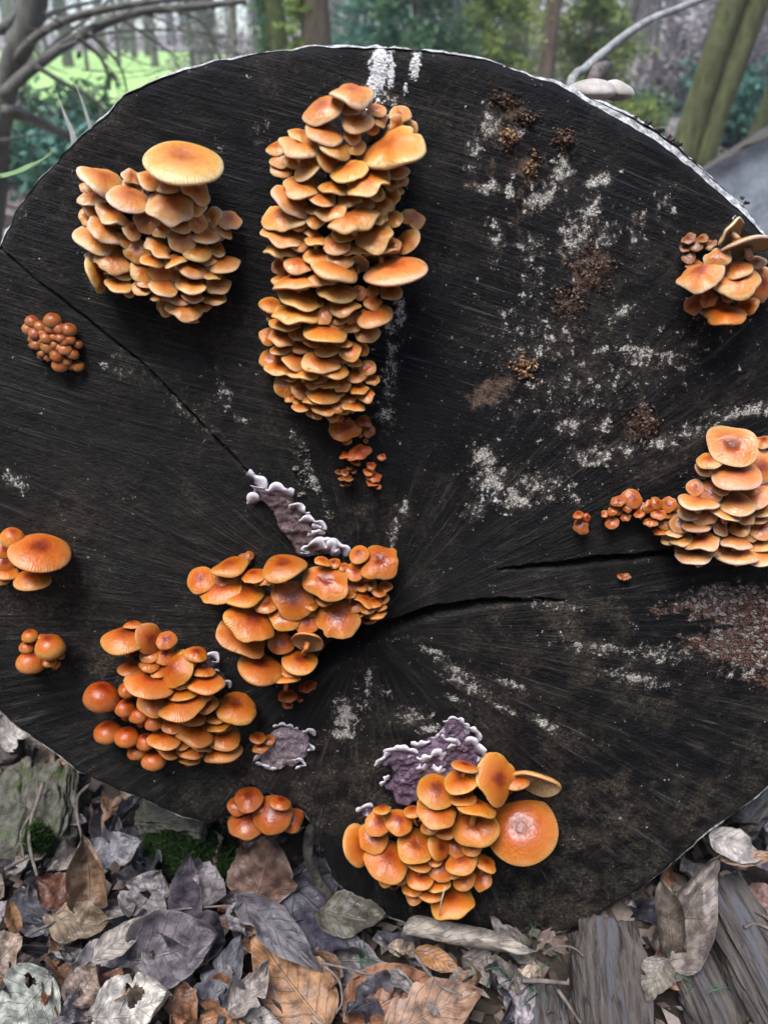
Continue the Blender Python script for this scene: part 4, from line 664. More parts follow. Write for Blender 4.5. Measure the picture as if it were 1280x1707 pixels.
def frill(root, pts, rpx, off=0.004, seed=0, out=0.0035):
    n = max(26, int(len(pts) * 14)); m = 7; P3 = spline([on_face(x, y, off * 1.15) for x, y in pts], n); sc = depth(P3[0]) / FPX; RL = np.array(root.location)
    T = np.gradient(P3, axis=0); T /= np.linalg.norm(T, axis=1)[:, None]; S = np.cross(T, FN); S *= np.where(S @ (FV + RIGHT * 0.25) < 0, -1, 1)[:, None]
    k = np.arange(n); s1 = np.cumsum(np.r_[0, np.linalg.norm(np.diff(P3, axis=0), axis=1)]) / (rpx * sc)
    env = np.sin(np.linspace(0.25, np.pi - 0.25, n)) ** 0.5; lob = 0.62 + 0.5 * np.abs(np.sin(s1 * 0.85 + seed)) + 0.5 * vn(s1 * 0.9, s1 * 0 + seed, 91)
    ruf = np.sin(s1 * 1.7 + seed * 1.3) * 0.35 + 1.1 * vn(s1 * 0.7, s1 * 0 + seed, 92); top = []; tn = []
    for a_ in range(m):
        w = a_ / (m - 1); W = rpx * sc * env * lob * 2.7
        P = P3 + S * ((w - 0.35) * W)[:, None] + FN * (rpx * sc * env * (1.25 * math.sin(w * 1.9) + ruf * w * w * 0.9))[:, None]
        if a_ == m - 1: P = P - FN * (rpx * sc * 0.25)
        top.append(P); tn.append(np.full(n, 0.15 + 0.85 * w ** 0.8))
    for a_ in range(m - 1, -1, -1): top.append(top[a_] - FN * (rpx * sc * 0.18)); tn.append(np.full(n, 0.1 + 0.5 * a_ / m))
    V_ = np.concatenate(top); I = np.arange(n * 2 * m).reshape(2 * m, n); J = np.roll(I, -1, 0)
    F_ = np.stack([I[:, :-1], I[:, 1:], J[:, 1:], J[:, :-1]], -1).reshape(-1, 4)
    obj('frill', mesh('frill', V_ - RL, F_, M['frill'], True, {'tone': ('FLOAT', np.concatenate(tn))}), root)
def crust(label, poly, thick, frills, col, seed):
    c = np.mean(np.array(poly), 0); root = empty('crust_fungus', on_face(*c)); tag(root, label, 'crust fungus', 'crust fungi on the log end')
    obj('skin', patch_mesh(poly, thick, seed, 'skin', M['crust'], off=np.array(root.location)), root, color=col)
    for i, (pts, rp) in enumerate(frills): frill(root, pts, rp, thick * 0.8, seed * 10 + i)
    return root
crust('dark brown crust fungus strip with curled white edges at the crack end', [(420, 800), (445, 815), (470, 818), (488, 825), (500, 848), (520, 868), (540, 890), (560, 905), (570, 925), (545, 928), (510, 930), (492, 928), (480, 905), (462, 880), (450, 855), (440, 838), (420, 845), (414, 838), (428, 826)], 0.004,
      [([(412, 788), (424, 796), (432, 806), (428, 820)], 7.5), ([(414, 840), (424, 832), (432, 834)], 6), ([(430, 818), (448, 820), (462, 814), (478, 822), (490, 824)], 7.5), ([(484, 848), (494, 842), (504, 852), (514, 858)], 6), ([(500, 870), (512, 866), (530, 872), (538, 880), (520, 878)], 6), ([(514, 894), (528, 888), (542, 890)], 5), ([(508, 922), (512, 912), (530, 906), (545, 914), (560, 910), (574, 914), (576, 926)], 8), ([(530, 902), (545, 904), (556, 922), (568, 918)], 7)], (1, 1, 1, 1), 3)
crust('violet crust fungus with white frills above the golden mushroom cluster', [(628, 1270), (640, 1252), (665, 1250), (690, 1245), (708, 1232), (730, 1222), (742, 1200), (758, 1196), (778, 1208), (796, 1235), (806, 1260), (800, 1280), (770, 1278), (745, 1290), (720, 1300), (700, 1330), (680, 1342), (660, 1336), (650, 1318), (636, 1310), (655, 1290), (648, 1275)], 0.005,
      [([(627, 1276), (642, 1262), (652, 1252)], 6), ([(640, 1254), (660, 1249), (680, 1250), (695, 1256)], 6.5), ([(684, 1240), (700, 1242), (718, 1236)], 6), ([(692, 1262), (704, 1268), (716, 1262), (728, 1256), (732, 1266)], 8), ([(694, 1282), (706, 1280), (712, 1272)], 7), ([(732, 1226), (742, 1232), (754, 1236), (762, 1240), (746, 1248)], 6.5), ([(718, 1278), (732, 1286), (744, 1282)], 8), ([(774, 1236), (786, 1236), (798, 1250), (806, 1262), (796, 1270)], 6.5), ([(740, 1204), (756, 1197), (772, 1206), (778, 1216)], 4), ([(778, 1212), (794, 1222), (797, 1234)], 4.5), ([(636, 1310), (642, 1302), (650, 1292)], 4)], (1.0, 0.95, 1.35, 1), 5)
crust('round grey crust fungus patch with crumbly white rim', [(428, 1240), (445, 1222), (465, 1208), (490, 1210), (515, 1222), (522, 1240), (514, 1262), (495, 1278), (465, 1282), (438, 1276), (424, 1262)], 0.003,
      [([(456, 1212), (470, 1208), (482, 1210), (496, 1216)], 3.5), ([(506, 1222), (516, 1218), (524, 1226)], 5), ([(424, 1268), (434, 1260), (448, 1248), (456, 1242)], 4), ([(426, 1272), (440, 1276), (452, 1282), (468, 1280)], 4.5), ([(488, 1268), (498, 1266), (506, 1274), (494, 1282)], 3.5), ([(516, 1240), (520, 1248), (514, 1252)], 3)], (2.0, 2.2, 2.3, 1), 7)
crust('small white-fringed crust fungus beside the red-brown button cluster', [(338, 1098), (352, 1088), (366, 1100), (372, 1120), (382, 1135), (374, 1148), (352, 1146), (344, 1125)], 0.002,
      [([(340, 1098), (350, 1092), (362, 1098), (358, 1108)], 5), ([(370, 1136), (380, 1138), (382, 1146)], 4), ([(358, 1116), (366, 1120)], 4)], (0.8, 0.8, 1.0, 1), 8)
crust('small violet crust fungus tuft above the golden button mushrooms', [(596, 1352), (606, 1342), (620, 1344), (632, 1350), (622, 1362), (606, 1366)], 0.003, [([(597, 1353), (610, 1344), (622, 1345)], 6), ([(628, 1350), (640, 1346), (652, 1348)], 4)], (1.0, 0.9, 1.3, 1), 9)

# ------------------------------------------------------------------ withered remnants on the wood
def lump(name, px, py, rx, ry, hgt, mat, label, cat, group, seed, n=110):
    g = np.random.default_rng(seed); sc = depth(on_face(px, py)) / FPX; c = on_face(px, py, 0); Ac = Acc(); k0 = n if rx > 12 else n // 2
    for k_ in range(k0):
        a_ = g.uniform(0, 6.28); q = g.random() ** 0.55; q *= 1 + 0.45 * math.sin(2 * a_ + seed) * 0.6 + 0.3 * math.sin(5 * a_ + seed * 2); x = math.cos(a_) * q * rx * 1.25 * sc; y = math.sin(a_) * q * ry * 1.25 * sc; z = 0.55 * hgt * max(0.1, 1 - q * q) * g.uniform(0.1, 1)
        l_ = sc * g.uniform(3, 9); d_ = g.normal(0, 1, 3); d_[2] *= 0.5; d_ /= np.linalg.norm(d_)
        P3 = spline([np.array([x, y, z]) - d_ * l_ * .5, np.array([x, y, z]) + g.normal(0, .25, 3) * l_, np.array([x, y, z]) + d_ * l_ * .5], 5); W3 = np.outer(P3[:, 0], RIGHT) + np.outer(P3[:, 1], FV) + np.outer(P3[:, 2], FN)
        V_, F_ = tube(W3, sc * g.uniform(0.7, 2.4) * np.array([.4, .9, 1, .8, .3]), 5, 0.4, k_); Ac.add(V_, F_, g.random())
    return tag(obj(name, Ac.mesh(name, mat), loc=c), label, cat, group)
WG = 'withered fungus remnants'
lump('withered_fungus', 990, 448, 30, 30, 0.008, M['withered'], 'largest shrivelled brown fungus remnant on the flecked right side of the face', 'fungus', WG, 3)
lump('withered_fungus', 947, 505, 26, 22, 0.007, M['withered'], 'shrivelled brown fungus remnant just below the largest remnant', 'fungus', WG, 4)
lump('withered_fungus', 848, 228, 14, 13, 0.007, M['withered_o'], 'small tan torn fungus scrap high on the flecked wood', 'fungus', WG, 5)
lump('withered_fungus', 884, 278, 11, 18, 0.006, M['withered_o'], 'small orange-brown fungus scrap below the tan torn scrap', 'fungus', WG, 6)
lump('withered_fungus', 876, 198, 18, 12, 0.006, M['withered'], 'dark brown cup-shaped fungus scrap above the tan torn scrap', 'fungus', WG, 7)
lump('withered_fungus', 845, 168, 22, 14, 0.005, M['withered'], 'brown flaky fungus scrap close under the upper log edge', 'fungus', WG, 8)
lump('withered_fungus', 875, 612, 16, 18, 0.006, M['withered_o'], 'tan fungus scrap at the tip of a brown smear mid face', 'fungus', WG, 9)
lump('withered_fungus', 1072, 708, 26, 24, 0.006, M['withered'], 'soft brown rotten tuft between white streaks right of centre', 'fungus', WG, 10)
lump('withered_fungus', 938, 232, 16, 12, 0.005, M['withered'], 'brown fungus scrap with white crumbs near the upper right edge', 'fungus', WG, 11)
lump('withered_fungus', 505, 785, 9, 34, 0.003, mat_tone('grey_scab', [(0.0, (0.06, 0.05, 0.04)), (1.0, (0.30, 0.26, 0.21))]), 'thin grey-brown scab strip above the white-edged crust fungus', 'fungus', WG, 12)
# bracket fungus behind the upper rim
V_ = []; F_ = []
bc = at_y(1000, 160, 0.66)
br = empty('bracket_fungus', bc); tag(br, 'pale smooth bracket fungus standing on top of the log', 'bracket fungus')
for nm, cx, cy, rx, rz, seed in (('lobe', 985, 156, 42, 22, 1), ('lobe', 1024, 156, 32, 20, 2)):
    c = at_y(cx, cy, 0.655 + 0.012 * seed); sc = depth(c) / FPX; V_ = []; F_ = []; n1, n2 = 28, 16
    for i in range(n2 + 1):
        f = i / n2 * np.pi
        for j in range(n1):
            th = j / n1 * 6.28319; d_ = np.array([np.sin(f) * np.cos(th), np.sin(f) * np.sin(th), np.cos(f)])
            z = np.sign(d_[2]) * abs(d_[2]) ** (1.0 if d_[2] > 0 else 1.6) * (1 if d_[2] > 0 else 0.55); k_ = 1 + 0.12 * float(vn(np.array(d_[0] * 2 + seed), np.array(d_[1] * 2), seed))
            V_.append(c - bc + np.array([d_[0] * rx * sc * k_, d_[1] * rx * 0.9 * sc * k_, z * rz * sc * k_ - 0.10 * d_[0] * rx * sc * (seed - 1)]))
    for i in range(n2):
        for j in range(n1): F_.append([i * n1 + j, (i + 1) * n1 + j, (i + 1) * n1 + (j + 1) % n1, i * n1 + (j + 1) % n1])
    obj(nm, mesh(nm, V_, F_, M['bracket']), br)
# bark flakes on the upper right rim
for i, (x, y, s_) in enumerate([(1080, 205, 14), (1098, 218, 16), (1118, 232, 18), (1130, 240, 14), (1058, 196, 10), (1245, 338, 10), (1236, 330, 8)]):
    P = on_face(x, y, -0.012); sc = depth(P) / FPX; g = np.random.default_rng(i); Ac = Acc()
    for k_ in range(5):
        a_ = g.uniform(0, 6.28); pp = [P * 0 + np.array([g.uniform(-1, 1), g.uniform(-.5, 1), g.uniform(-.5, .5)]) * s_ * sc * 0.5 for _ in range(3)]
        Vt_, Ft_ = tube(spline(pp, 7), np.array([.3, .7, 1, 1, .9, .6, .2]) * s_ * sc * 0.22, 6, 0.5, i * 5 + k_); Ac.add(Vt_, Ft_)
    fl = obj('bark_flake', Ac.mesh('bark_flake', M['rot']), loc=P - LOFF); fl.parent = log
# dry stalk hanging over the lowest golden cap
P3 = spline([on_face(742, 1478, 0.032), on_face(735, 1505, 0.036), on_face(733, 1530, 0.03), on_face(740, 1553, 0.010), on_face(744, 1562, -0.002)], 16)
o = obj('dry_stalk', mesh('dry_stalk', tube(P3, 0.0006, 5)[0] - P3[-1], tube(P3, 0.0006, 5)[1], M['straw']), loc=P3[-1]); tag(o, 'thin dry stalk hanging over the lowest golden cap', 'stalk')

# ------------------------------------------------------------------ leaves
def leaf_mesh(L, W, curl, fold, wave, seed, shape=1.0, nl=26, nw=14, hole=None, roll=0.0, ragged=0.05):
    g = np.random.default_rng(seed); ph = g.uniform(0, 6.28, 6)
    if hole: nl, nw = 44, 30
    bite = [(g.uniform(0.2, 0.95), g.choice([-1, 1]), g.uniform(0.02, 0.07), g.uniform(0.1, 0.5)) for _ in range(g.integers(0, 4))]
    t = np.linspace(0, 1, nl + 1)[:, None]; q = np.linspace(-1, 1, nw + 1)[None, :]; T = t + 0 * q; Q = q + 0 * t
    w = np.sin(np.pi * np.minimum(1, T ** (0.75 * shape) * 0.97 + 0.03)) ** 0.85 * W / 2; w = np.where(T > 0.93, w * ((1 - T) / 0.07 * 0.9 + 0.1), w)
    sg = np.where(Q >= 0, 1.0, -1.0); e = 1 + ragged * 2 * (vn(T * 11 + seed, sg * 3, seed % 71) + 0.6 * vn(T * 31 + seed, sg * 5, seed % 73)) * np.abs(Q)
    for bt, bs, bw, bd in bite: e = e * (1 - bd * np.exp(-((T - bt) / bw) ** 2) * (sg == bs) * np.abs(Q))
    x = Q * w * e + W * 0.10 * np.sin(2.4 * T + ph[2]) * T; aq = np.abs(Q)
    z = curl * (T - 0.45) ** 2 * L + fold * aq ** 1.5 * w + wave * W * (0.7 * np.sin(5 * T + ph[0] + 2.2 * Q) * aq + 0.45 * np.sin(12 * T + ph[1] + sg) * Q * Q + 1.5 * vn(T * 3.2 + seed, Q * 1.4, seed % 67) + 0.8 * vn(T * 8 + seed, Q * 3.2, seed % 61) + 0.35 * vn(T * 19, Q * 7 + seed, seed % 59))
    z = z + wave * 1.2 * W * np.clip(aq - 0.7, 0, 1) ** 2 * 9 * vn(T * 4 + seed, sg * 2, seed % 53)
    y = T * L + W * wave * 0.3 * vn(T * 5, Q * 4 + seed, seed % 47)
    if roll:
        rad = W / (2 * abs(roll)); a_ = x / rad * (1 + 0.35 * np.sin(3 * T + ph[3])); x = rad * np.sin(a_); z = z + math.copysign(1, roll) * rad * (1 - np.cos(a_))
    V_ = np.stack([x, y, z], -1).reshape(-1, 3); A_ = np.stack([T, Q, 0 * T], -1).reshape(-1, 3)
    I = np.arange((nl + 1) * (nw + 1)).reshape(nl + 1, nw + 1); F_ = np.stack([I[:-1, :-1], I[:-1, 1:], I[1:, 1:], I[1:, :-1]], -1).reshape(-1, 4)
    if hole:
        ct, cq, rt, rq = hole; tc = A_[F_].mean(1); an = np.arctan2((tc[:, 1] - cq) / rq, (tc[:, 0] - ct) / rt); F_ = F_[((tc[:, 0] - ct) / rt) ** 2 + ((tc[:, 1] - cq) / rq) ** 2 > 1 + 0.35 * np.sin(3 * an + seed)]
    return mesh('leaf', V_, F_, M['leaf'], True, {'leaf': ('FLOAT_VECTOR', A_)})
def leaf(x0, y0, x1, y1, wpx, color, label, group, z0=0.015, z1=0.03, curl=0.25, fold=0.25, wave=0.10, roll=0.0, tilt=0.0, shape=1.0, hole=None, seed=0, name='fallen_leaf'):
    Pa = on_z(x0, y0, z0); Pb = on_z(x1, y1, z1); L = np.linalg.norm(Pb - Pa); W = wpx * depth((Pa + Pb) / 2) / FPX
    Y = (Pb - Pa) / L; c = CAM - (Pa + Pb) / 2; c /= np.linalg.norm(c)
    up = np.array([0, 0, 1.0]) * 0.45 + c * 0.55; Z = up - Y * np.dot(up, Y); Z /= np.linalg.norm(Z); X = np.cross(Y, Z)
    ct, st = math.cos(tilt), math.sin(tilt); X, Z = X * ct + Z * st, Z * ct - X * st
    o = obj(name, leaf_mesh(L, W * 1.05, curl, fold, wave * 1.3 + 0.02, seed, shape, hole=hole, roll=roll), color=(*color, 1))
    o.matrix_world = Matrix(((X[0], Y[0], Z[0], Pa[0]), (X[1], Y[1], Z[1], Pa[1]), (X[2], Y[2], Z[2], Pa[2]), (0, 0, 0, 1)))
    return tag(o, label, 'leaf', group)
LG = 'fallen leaves in front of the log'
slate = (0.10, 0.09, 0.105); dslate = (0.055, 0.052, 0.075); rust = (0.26, 0.115, 0.06); orangeb = (0.32, 0.17, 0.085); tan = (0.30, 0.235, 0.18); greyt = (0.24, 0.215, 0.195); pale = (0.52, 0.49, 0.45); paleg = (0.34, 0.36, 0.31); brown = (0.19, 0.115, 0.085)
leaf(425, 1505, 446, 1392, 112, brown, 'broad brown oval leaf propped below the notch mushrooms', LG, 0.02, 0.075, 0.1, 0.12, 0.05, seed=1)
leaf(475, 1470, 615, 1590, 125, dslate, 'broad blue-black wet leaf beside the slender slate leaf', LG, 0.022, 0.022, 0.2, 0.1, 0.08, seed=2)
leaf(548, 1715, 412, 1552, 112, orangeb, 'large orange-brown leaf lying diagonally with a straight dark edge', LG, 0.016, 0.026, 0.1, 0.1, 0.05, seed=3, shape=0.9)
leaf(392, 1490, 540, 1612, 62, slate, 'slender slate-violet leaf lying over the orange-brown leaf', LG, 0.045, 0.034, -0.15, 0.35, 0.08, seed=4)
leaf(308, 1552, 318, 1420, 54, (0.115, 0.10, 0.125), 'upright slender slate leaf with pale rim standing against the moss', LG, 0.02, 0.10, 0.12, 0.2, 0.05, seed=5)
leaf(215, 1602, 372, 1572, 118, (0.14, 0.125, 0.14), 'folded triangular slate leaf with pale crease', LG, 0.03, 0.045, 0.3, 0.4, 0.10, seed=6, tilt=-0.2)
leaf(335, 1720, 398, 1555, 70, (0.085, 0.082, 0.10), 'long dark slate leaf lying beside the large orange-brown leaf', LG, 0.012, 0.03, 0.1, 0.2, 0.06, seed=7)
leaf(160, 1700, 288, 1672, 108, pale, 'curled whitish leaf with an open hole', LG, 0.04, 0.05, 0.7, 0.35, 0.14, seed=8, hole=(0.5, -0.45, 0.14, 0.28))
leaf(85, 1628, -10, 1720, 110, paleg, 'pale green-white ribbed leaf with a small hole', LG, 0.04, 0.04, 0.2, 0.15, 0.06, seed=9, hole=(0.25, 0.4, 0.07, 0.18))
leaf(575, 1712, 726, 1622, 118, rust, 'glossy red-brown leaf overlapping a tan-brown one', LG, 0.03, 0.03, 0.15, 0.15, 0.05, seed=10)
leaf(640, 1730, 804, 1655, 96, (0.33, 0.205, 0.14), 'tan-brown leaf with pale tip beside the glossy red-brown leaf', LG, 0.035, 0.035, 0.12, 0.25, 0.06, seed=11)
leaf(672, 1552, 895, 1592, 66, (0.30, 0.265, 0.23), 'long rolled grey-tan leaf lying along the log foot', LG, 0.035, 0.04, 0.1, 0.1, 0.06, roll=2.2, seed=12, tilt=0.3)
leaf(770, 1595, 872, 1646, 52, (0.20, 0.17, 0.145), 'grey-brown ribbed leaf under the long rolled leaf', LG, 0.02, 0.02, 0.15, 0.25, 0.08, seed=13)
leaf(692, 1585, 768, 1618, 34, (0.34, 0.16, 0.06), 'small orange leaf peeping out below the long rolled leaf', LG, 0.02, 0.02, 0.1, 0.15, 0.05, seed=14)
leaf(385, 1700, 452, 1612, 56, (0.28, 0.24, 0.215), 'torn pale tan leaf crossing the long dark slate leaf', LG, 0.035, 0.04, 0.5, 0.4, 0.16, seed=15)
leaf(388, 1692, 480, 1720, 50, (0.42, 0.39, 0.36), 'pale crumpled leaf scrap at the foot of the orange-brown leaf', LG, 0.03, 0.03, 0.4, 0.4, 0.16, seed=16)
leaf(1112, 1600, 1200, 1425, 120, (0.235, 0.20, 0.18), 'large curled grey-brown leaf standing against the log', LG, 0.02, 0.09, 0.35, 0.2, 0.10, roll=1.5, seed=17, tilt=-0.2)
leaf(1118, 1590, 1106, 1462, 74, (0.14, 0.115, 0.095), 'dark hollow leaf curled inside the large grey-brown leaf', LG, 0.03, 0.08, 0.2, 0.3, 0.06, roll=1.8, seed=18)
leaf(1108, 1598, 1072, 1668, 50, (0.235, 0.21, 0.17), 'grey-tan ribbed leaf hanging between two rotten wood pieces', LG, 0.05, 0.04, 0.2, 0.3, 0.08, seed=19)
leaf(1185, 1392, 1272, 1432, 52, (0.40, 0.37, 0.35), 'pale arched leaf wedged at the right side of the log', LG, 0.10, 0.09, -0.4, 0.3, 0.10, seed=20)
leaf(1200, 1432, 1290, 1428, 32, (0.34, 0.21, 0.14), 'narrow orange-tan leaf beneath the pale arched leaf', LG, 0.09, 0.09, 0.1, 0.2, 0.08, seed=21)
leaf(1252, 1478, 1296, 1545, 52, (0.30, 0.19, 0.175), 'pinkish leaf piece beside the slanting rotten wood', LG, 0.03, 0.05, 0.1, 0.2, 0.06, seed=22)
leaf(150, 1515, 136, 1392, 70, (0.21, 0.135, 0.085), 'curled brown leaf with pale ragged edge left of the moss', LG, 0.03, 0.085, 0.2, 0.5, 0.12, roll=1.2, seed=23)
leaf(120, 1500, 62, 1462, 60, (0.14, 0.06, 0.04), 'dark red-brown leaf under the curled brown leaf', LG, 0.03, 0.05, 0.2, 0.3, 0.08, seed=24)
leaf(80, 1530, 190, 1545, 62, (0.22, 0.165, 0.11), 'crumpled olive-tan leaf below the curled brown leaf', LG, 0.04, 0.04, 0.4, 0.3, 0.18, seed=25)
leaf(222, 1528, 268, 1448, 84, (0.20, 0.185, 0.19), 'rounded lilac-grey leaf with a dark hole', LG, 0.035, 0.06, 0.15, 0.15, 0.06, seed=26, hole=(0.45, -0.1, 0.07, 0.2))
leaf(150, 1430, 238, 1402, 60, (0.235, 0.23, 0.25), 'blue-grey torn leaf near the moss', LG, 0.05, 0.06, 0.3, 0.35, 0.16, seed=27)
leaf(158, 1602, 246, 1530, 46, (0.33, 0.29, 0.255), 'slender pale tan leaf pointing up beside a thin stalk', LG, 0.05, 0.05, 0.15, 0.35, 0.08, seed=28)
leaf(118, 1672, 172, 1612, 62, (0.29, 0.22, 0.18), 'crumpled tan leaf above the curled whitish leaf', LG, 0.04, 0.05, 0.5, 0.4, 0.18, seed=29)
leaf(165, 1672, 205, 1612, 52, (0.25, 0.12, 0.09), 'rust-red leaf scrap beside the crumpled tan leaf', LG, 0.03, 0.04, 0.2, 0.3, 0.10, seed=30)
leaf(30, 1552, 12, 1496, 24, (0.34, 0.19, 0.09), 'small upright orange-tan leaf at the litter edge', LG, 0.03, 0.06, 0.1, 0.2, 0.08, seed=31)
leaf(-15, 1605, 42, 1572, 60, (0.34, 0.26, 0.21), 'pinkish-tan crumpled leaf above a rust-brown leaf', LG, 0.04, 0.04, 0.4, 0.4, 0.15, seed=32)
leaf(-15, 1632, 40, 1598, 48, (0.20, 0.09, 0.055), 'rust-brown leaf under the pinkish-tan crumpled leaf', LG, 0.03, 0.03, 0.1, 0.2, 0.06, seed=33)
leaf(535, 1520, 648, 1535, 70, (0.10, 0.095, 0.075), 'dark olive leaf with pale folded edge under the bottom lobe', LG, 0.03, 0.045, 0.3, 0.35, 0.14, seed=34)
leaf(520, 1598, 648, 1600, 78, (0.155, 0.145, 0.15), 'striped slate leaf beneath the green needles', LG, 0.018, 0.018, 0.1, 0.1, 0.06, seed=35)
leaf(855, 1700, 880, 1620, 46, (0.24, 0.22, 0.23), 'narrow lilac-grey leaf leaning on rotten wood', LG, 0.02, 0.03, 0.1, 0.2, 0.06, seed=36)
leaf(80, 1560, 50, 1480, 70, slate, 'slate leaf under the curled brown leaf', LG, 0.02, 0.03, 0.2, 0.2, 0.1, seed=37)
leaf(0, 1240, 60, 1200, 60, (0.42, 0.39, 0.36), 'pale splintered leaf tucked under the left log edge', LG, 0.06, 0.08, 0.2, 0.2, 0.1, seed=38)
# the rest of the litter, leaf by leaf
cols = [('dull grey', (0.22, 0.20, 0.19)), ('dark slate', (0.07, 0.066, 0.08)), ('dull brown', (0.24, 0.14, 0.09)), ('light tan', (0.42, 0.33, 0.25)), ('lilac-grey', (0.25, 0.225, 0.245)), ('blue-black', (0.035, 0.034, 0.048)), ('rusty brown', (0.27, 0.13, 0.07))]
forms = [('flat', 0.15, 0.1, 0.10, 0.0), ('flat', -0.1, 0.2, 0.14, 0.0), ('crumpled', 0.6, 0.5, 0.30, 0.0), ('crumpled', 0.9, 0.3, 0.34, 0.6), ('rolled', 0.2, 0.1, 0.10, 2.0), ('rolled', 0.3, 0.2, 0.14, 2.6), ('folded', 0.1, 1.3, 0.12, 0.0), ('folded', 0.3, 1.0, 0.18, 0.0), ('arched', -0.9, 0.2, 0.14, 0.5), ('crumpled', -0.5, 0.6, 0.34, -0.8), ('torn', 0.2, 0.3, 0.20, 0.0), ('torn', -0.3, 0.4, 0.24, 0.5)]
anchors = [(430, 1450, 'the broad brown oval leaf'), (540, 1530, 'the broad blue-black leaf'), (480, 1640, 'the large orange-brown leaf'), (313, 1480, 'the upright slender slate leaf'), (290, 1590, 'the triangular slate leaf'), (225, 1685, 'the curled whitish leaf'), (40, 1670, 'the pale green-white leaf'), (650, 1665, 'the glossy red-brown leaf'), (740, 1690, 'the tan-brown leaf'), (780, 1572, 'the long rolled leaf'), (1150, 1510, 'the large curled grey-brown leaf'), (1230, 1410, 'the pale arched leaf'), (1270, 1510, 'the pinkish leaf piece'), (145, 1450, 'the curled brown leaf'), (245, 1488, 'the rounded lilac-grey leaf'), (200, 1415, 'the blue-grey torn leaf'), (205, 1565, 'the slender pale tan leaf'), (20, 1520, 'the small upright orange-tan leaf'), (15, 1600, 'the pinkish-tan leaf'), (590, 1530, 'the dark olive leaf'), (585, 1600, 'the striped slate leaf'), (870, 1660, 'the narrow lilac-grey leaf'), (95, 1360, 'the standing mossy stone'), (25, 1370, 'the layered mossy stone'), (300, 1400, 'the moss cushion'), (1010, 1620, 'the broad grey plank'), (1230, 1640, 'the slanting grey plank'), (1140, 1660, 'the narrow wood strip'), (10, 1235, 'the pale splintered wood')]
g = random.Random(99); cnt = 0; proto = [leaf_mesh(0.055, 0.034, f[1], f[2], f[3], 300 + i, ragged=0.08, roll=f[4]) for i, f in enumerate(forms)]
OPX = np.array(OUT_PX, float)
while cnt < 215:
    x = g.uniform(-60, 1340); y = g.uniform(1180, 1760)
    if inside(np.array([x]), np.array([y]), OPX)[0]: continue
    if y < 1230 and 200 < x < 1200: continue
    if 880 < x < 1290 and y > 1500 and g.random() < 0.75: continue
    if 560 < x < 980 and y < 1600 and g.random() < 0.8: continue
    P = on_z(x, y, g.uniform(0.004, 0.03)); lb, c = cols[g.randrange(7)]; k_ = g.uniform(0.75, 1.3); fi = g.randrange(12)
    o = obj('fallen_leaf', proto[fi], color=(c[0] * k_, c[1] * k_, c[2] * k_, 1))
    s_ = g.uniform(0.45, 1.05); o.matrix_world = Matrix.Translation(Vector(P)) @ Matrix.Rotation(g.uniform(0, 6.28), 4, 'Z') @ Matrix.Rotation(g.gauss(0, 0.45), 4, 'X') @ Matrix.Rotation(g.gauss(0, 0.5), 4, 'Y') @ Matrix.Scale(s_, 4)
    an = min(anchors, key=lambda q: (q[0] - x) ** 2 + (q[1] - y) ** 2)[2]; sz = 'small ' if s_ < 0.72 else ''
    lab = f'{sz}{lb} {forms[fi][0]} leaf next to {an}'; tag(o, lab, 'leaf', lab); cnt += 1
# crumbs, leaf bits and needles too small to pick apart
def bits(name, n, xr, yr, smin, smax, seed, mat, label, cat, zmax=0.02, aspect=(0.3, 0.9), tone=(0, 1), keep=None):
    g = np.random.default_rng(seed); x = g.uniform(*xr, n); y = g.uniform(*yr, n)
    if keep is not None: k_ = keep(x, y); x = x[k_]; y = y[k_]; n = len(x)
    z = gz(x, y) + 0.012 + g.uniform(0, zmax, n) * (g.random(n)); s_ = g.uniform(smin, smax, n) * (0.5 + g.random(n) ** 2); th = g.uniform(0, 6.28, n); asp = g.uniform(*aspect, n)
    tx, ty = g.normal(0, .35, n), g.normal(0, .35, n); Vv = []
    for a_, b_ in ((-1, 0), (0, -1), (1, 0), (0, 1)):
        lx = a_ * s_; ly = b_ * s_ * asp; X = lx * np.cos(th) - ly * np.sin(th); Y = lx * np.sin(th) + ly * np.cos(th)
        Vv.append(np.stack([x + X, y + Y, z + X * tx + Y * ty], 1))
    Vv = np.stack(Vv, 1).reshape(-1, 3); F_ = np.arange(n * 4).reshape(n, 4)
    tn = np.repeat(tone[0] + (tone[1] - tone[0]) * g.random(n), 4)
    o = obj(name, mesh(name, Vv, F_, mat, False, {'tone': ('FLOAT', tn)})); tag(o, label, cat, kind='stuff'); return o
bits('leaf_litter', 24000, (-0.9, 0.9), (0.2, 1.3), 0.003, 0.011, 5, M['litter'], 'small brown leaf crumbs covering the ground round the log', 'leaf litter', 0.014)
bits('far_leaf_litter', 26000, (-6, 7), (1.2, 11), 0.02, 0.05, 6, M['litter'], 'brown leaf litter spread over the woodland ground behind the log', 'leaf litter', 0.03)
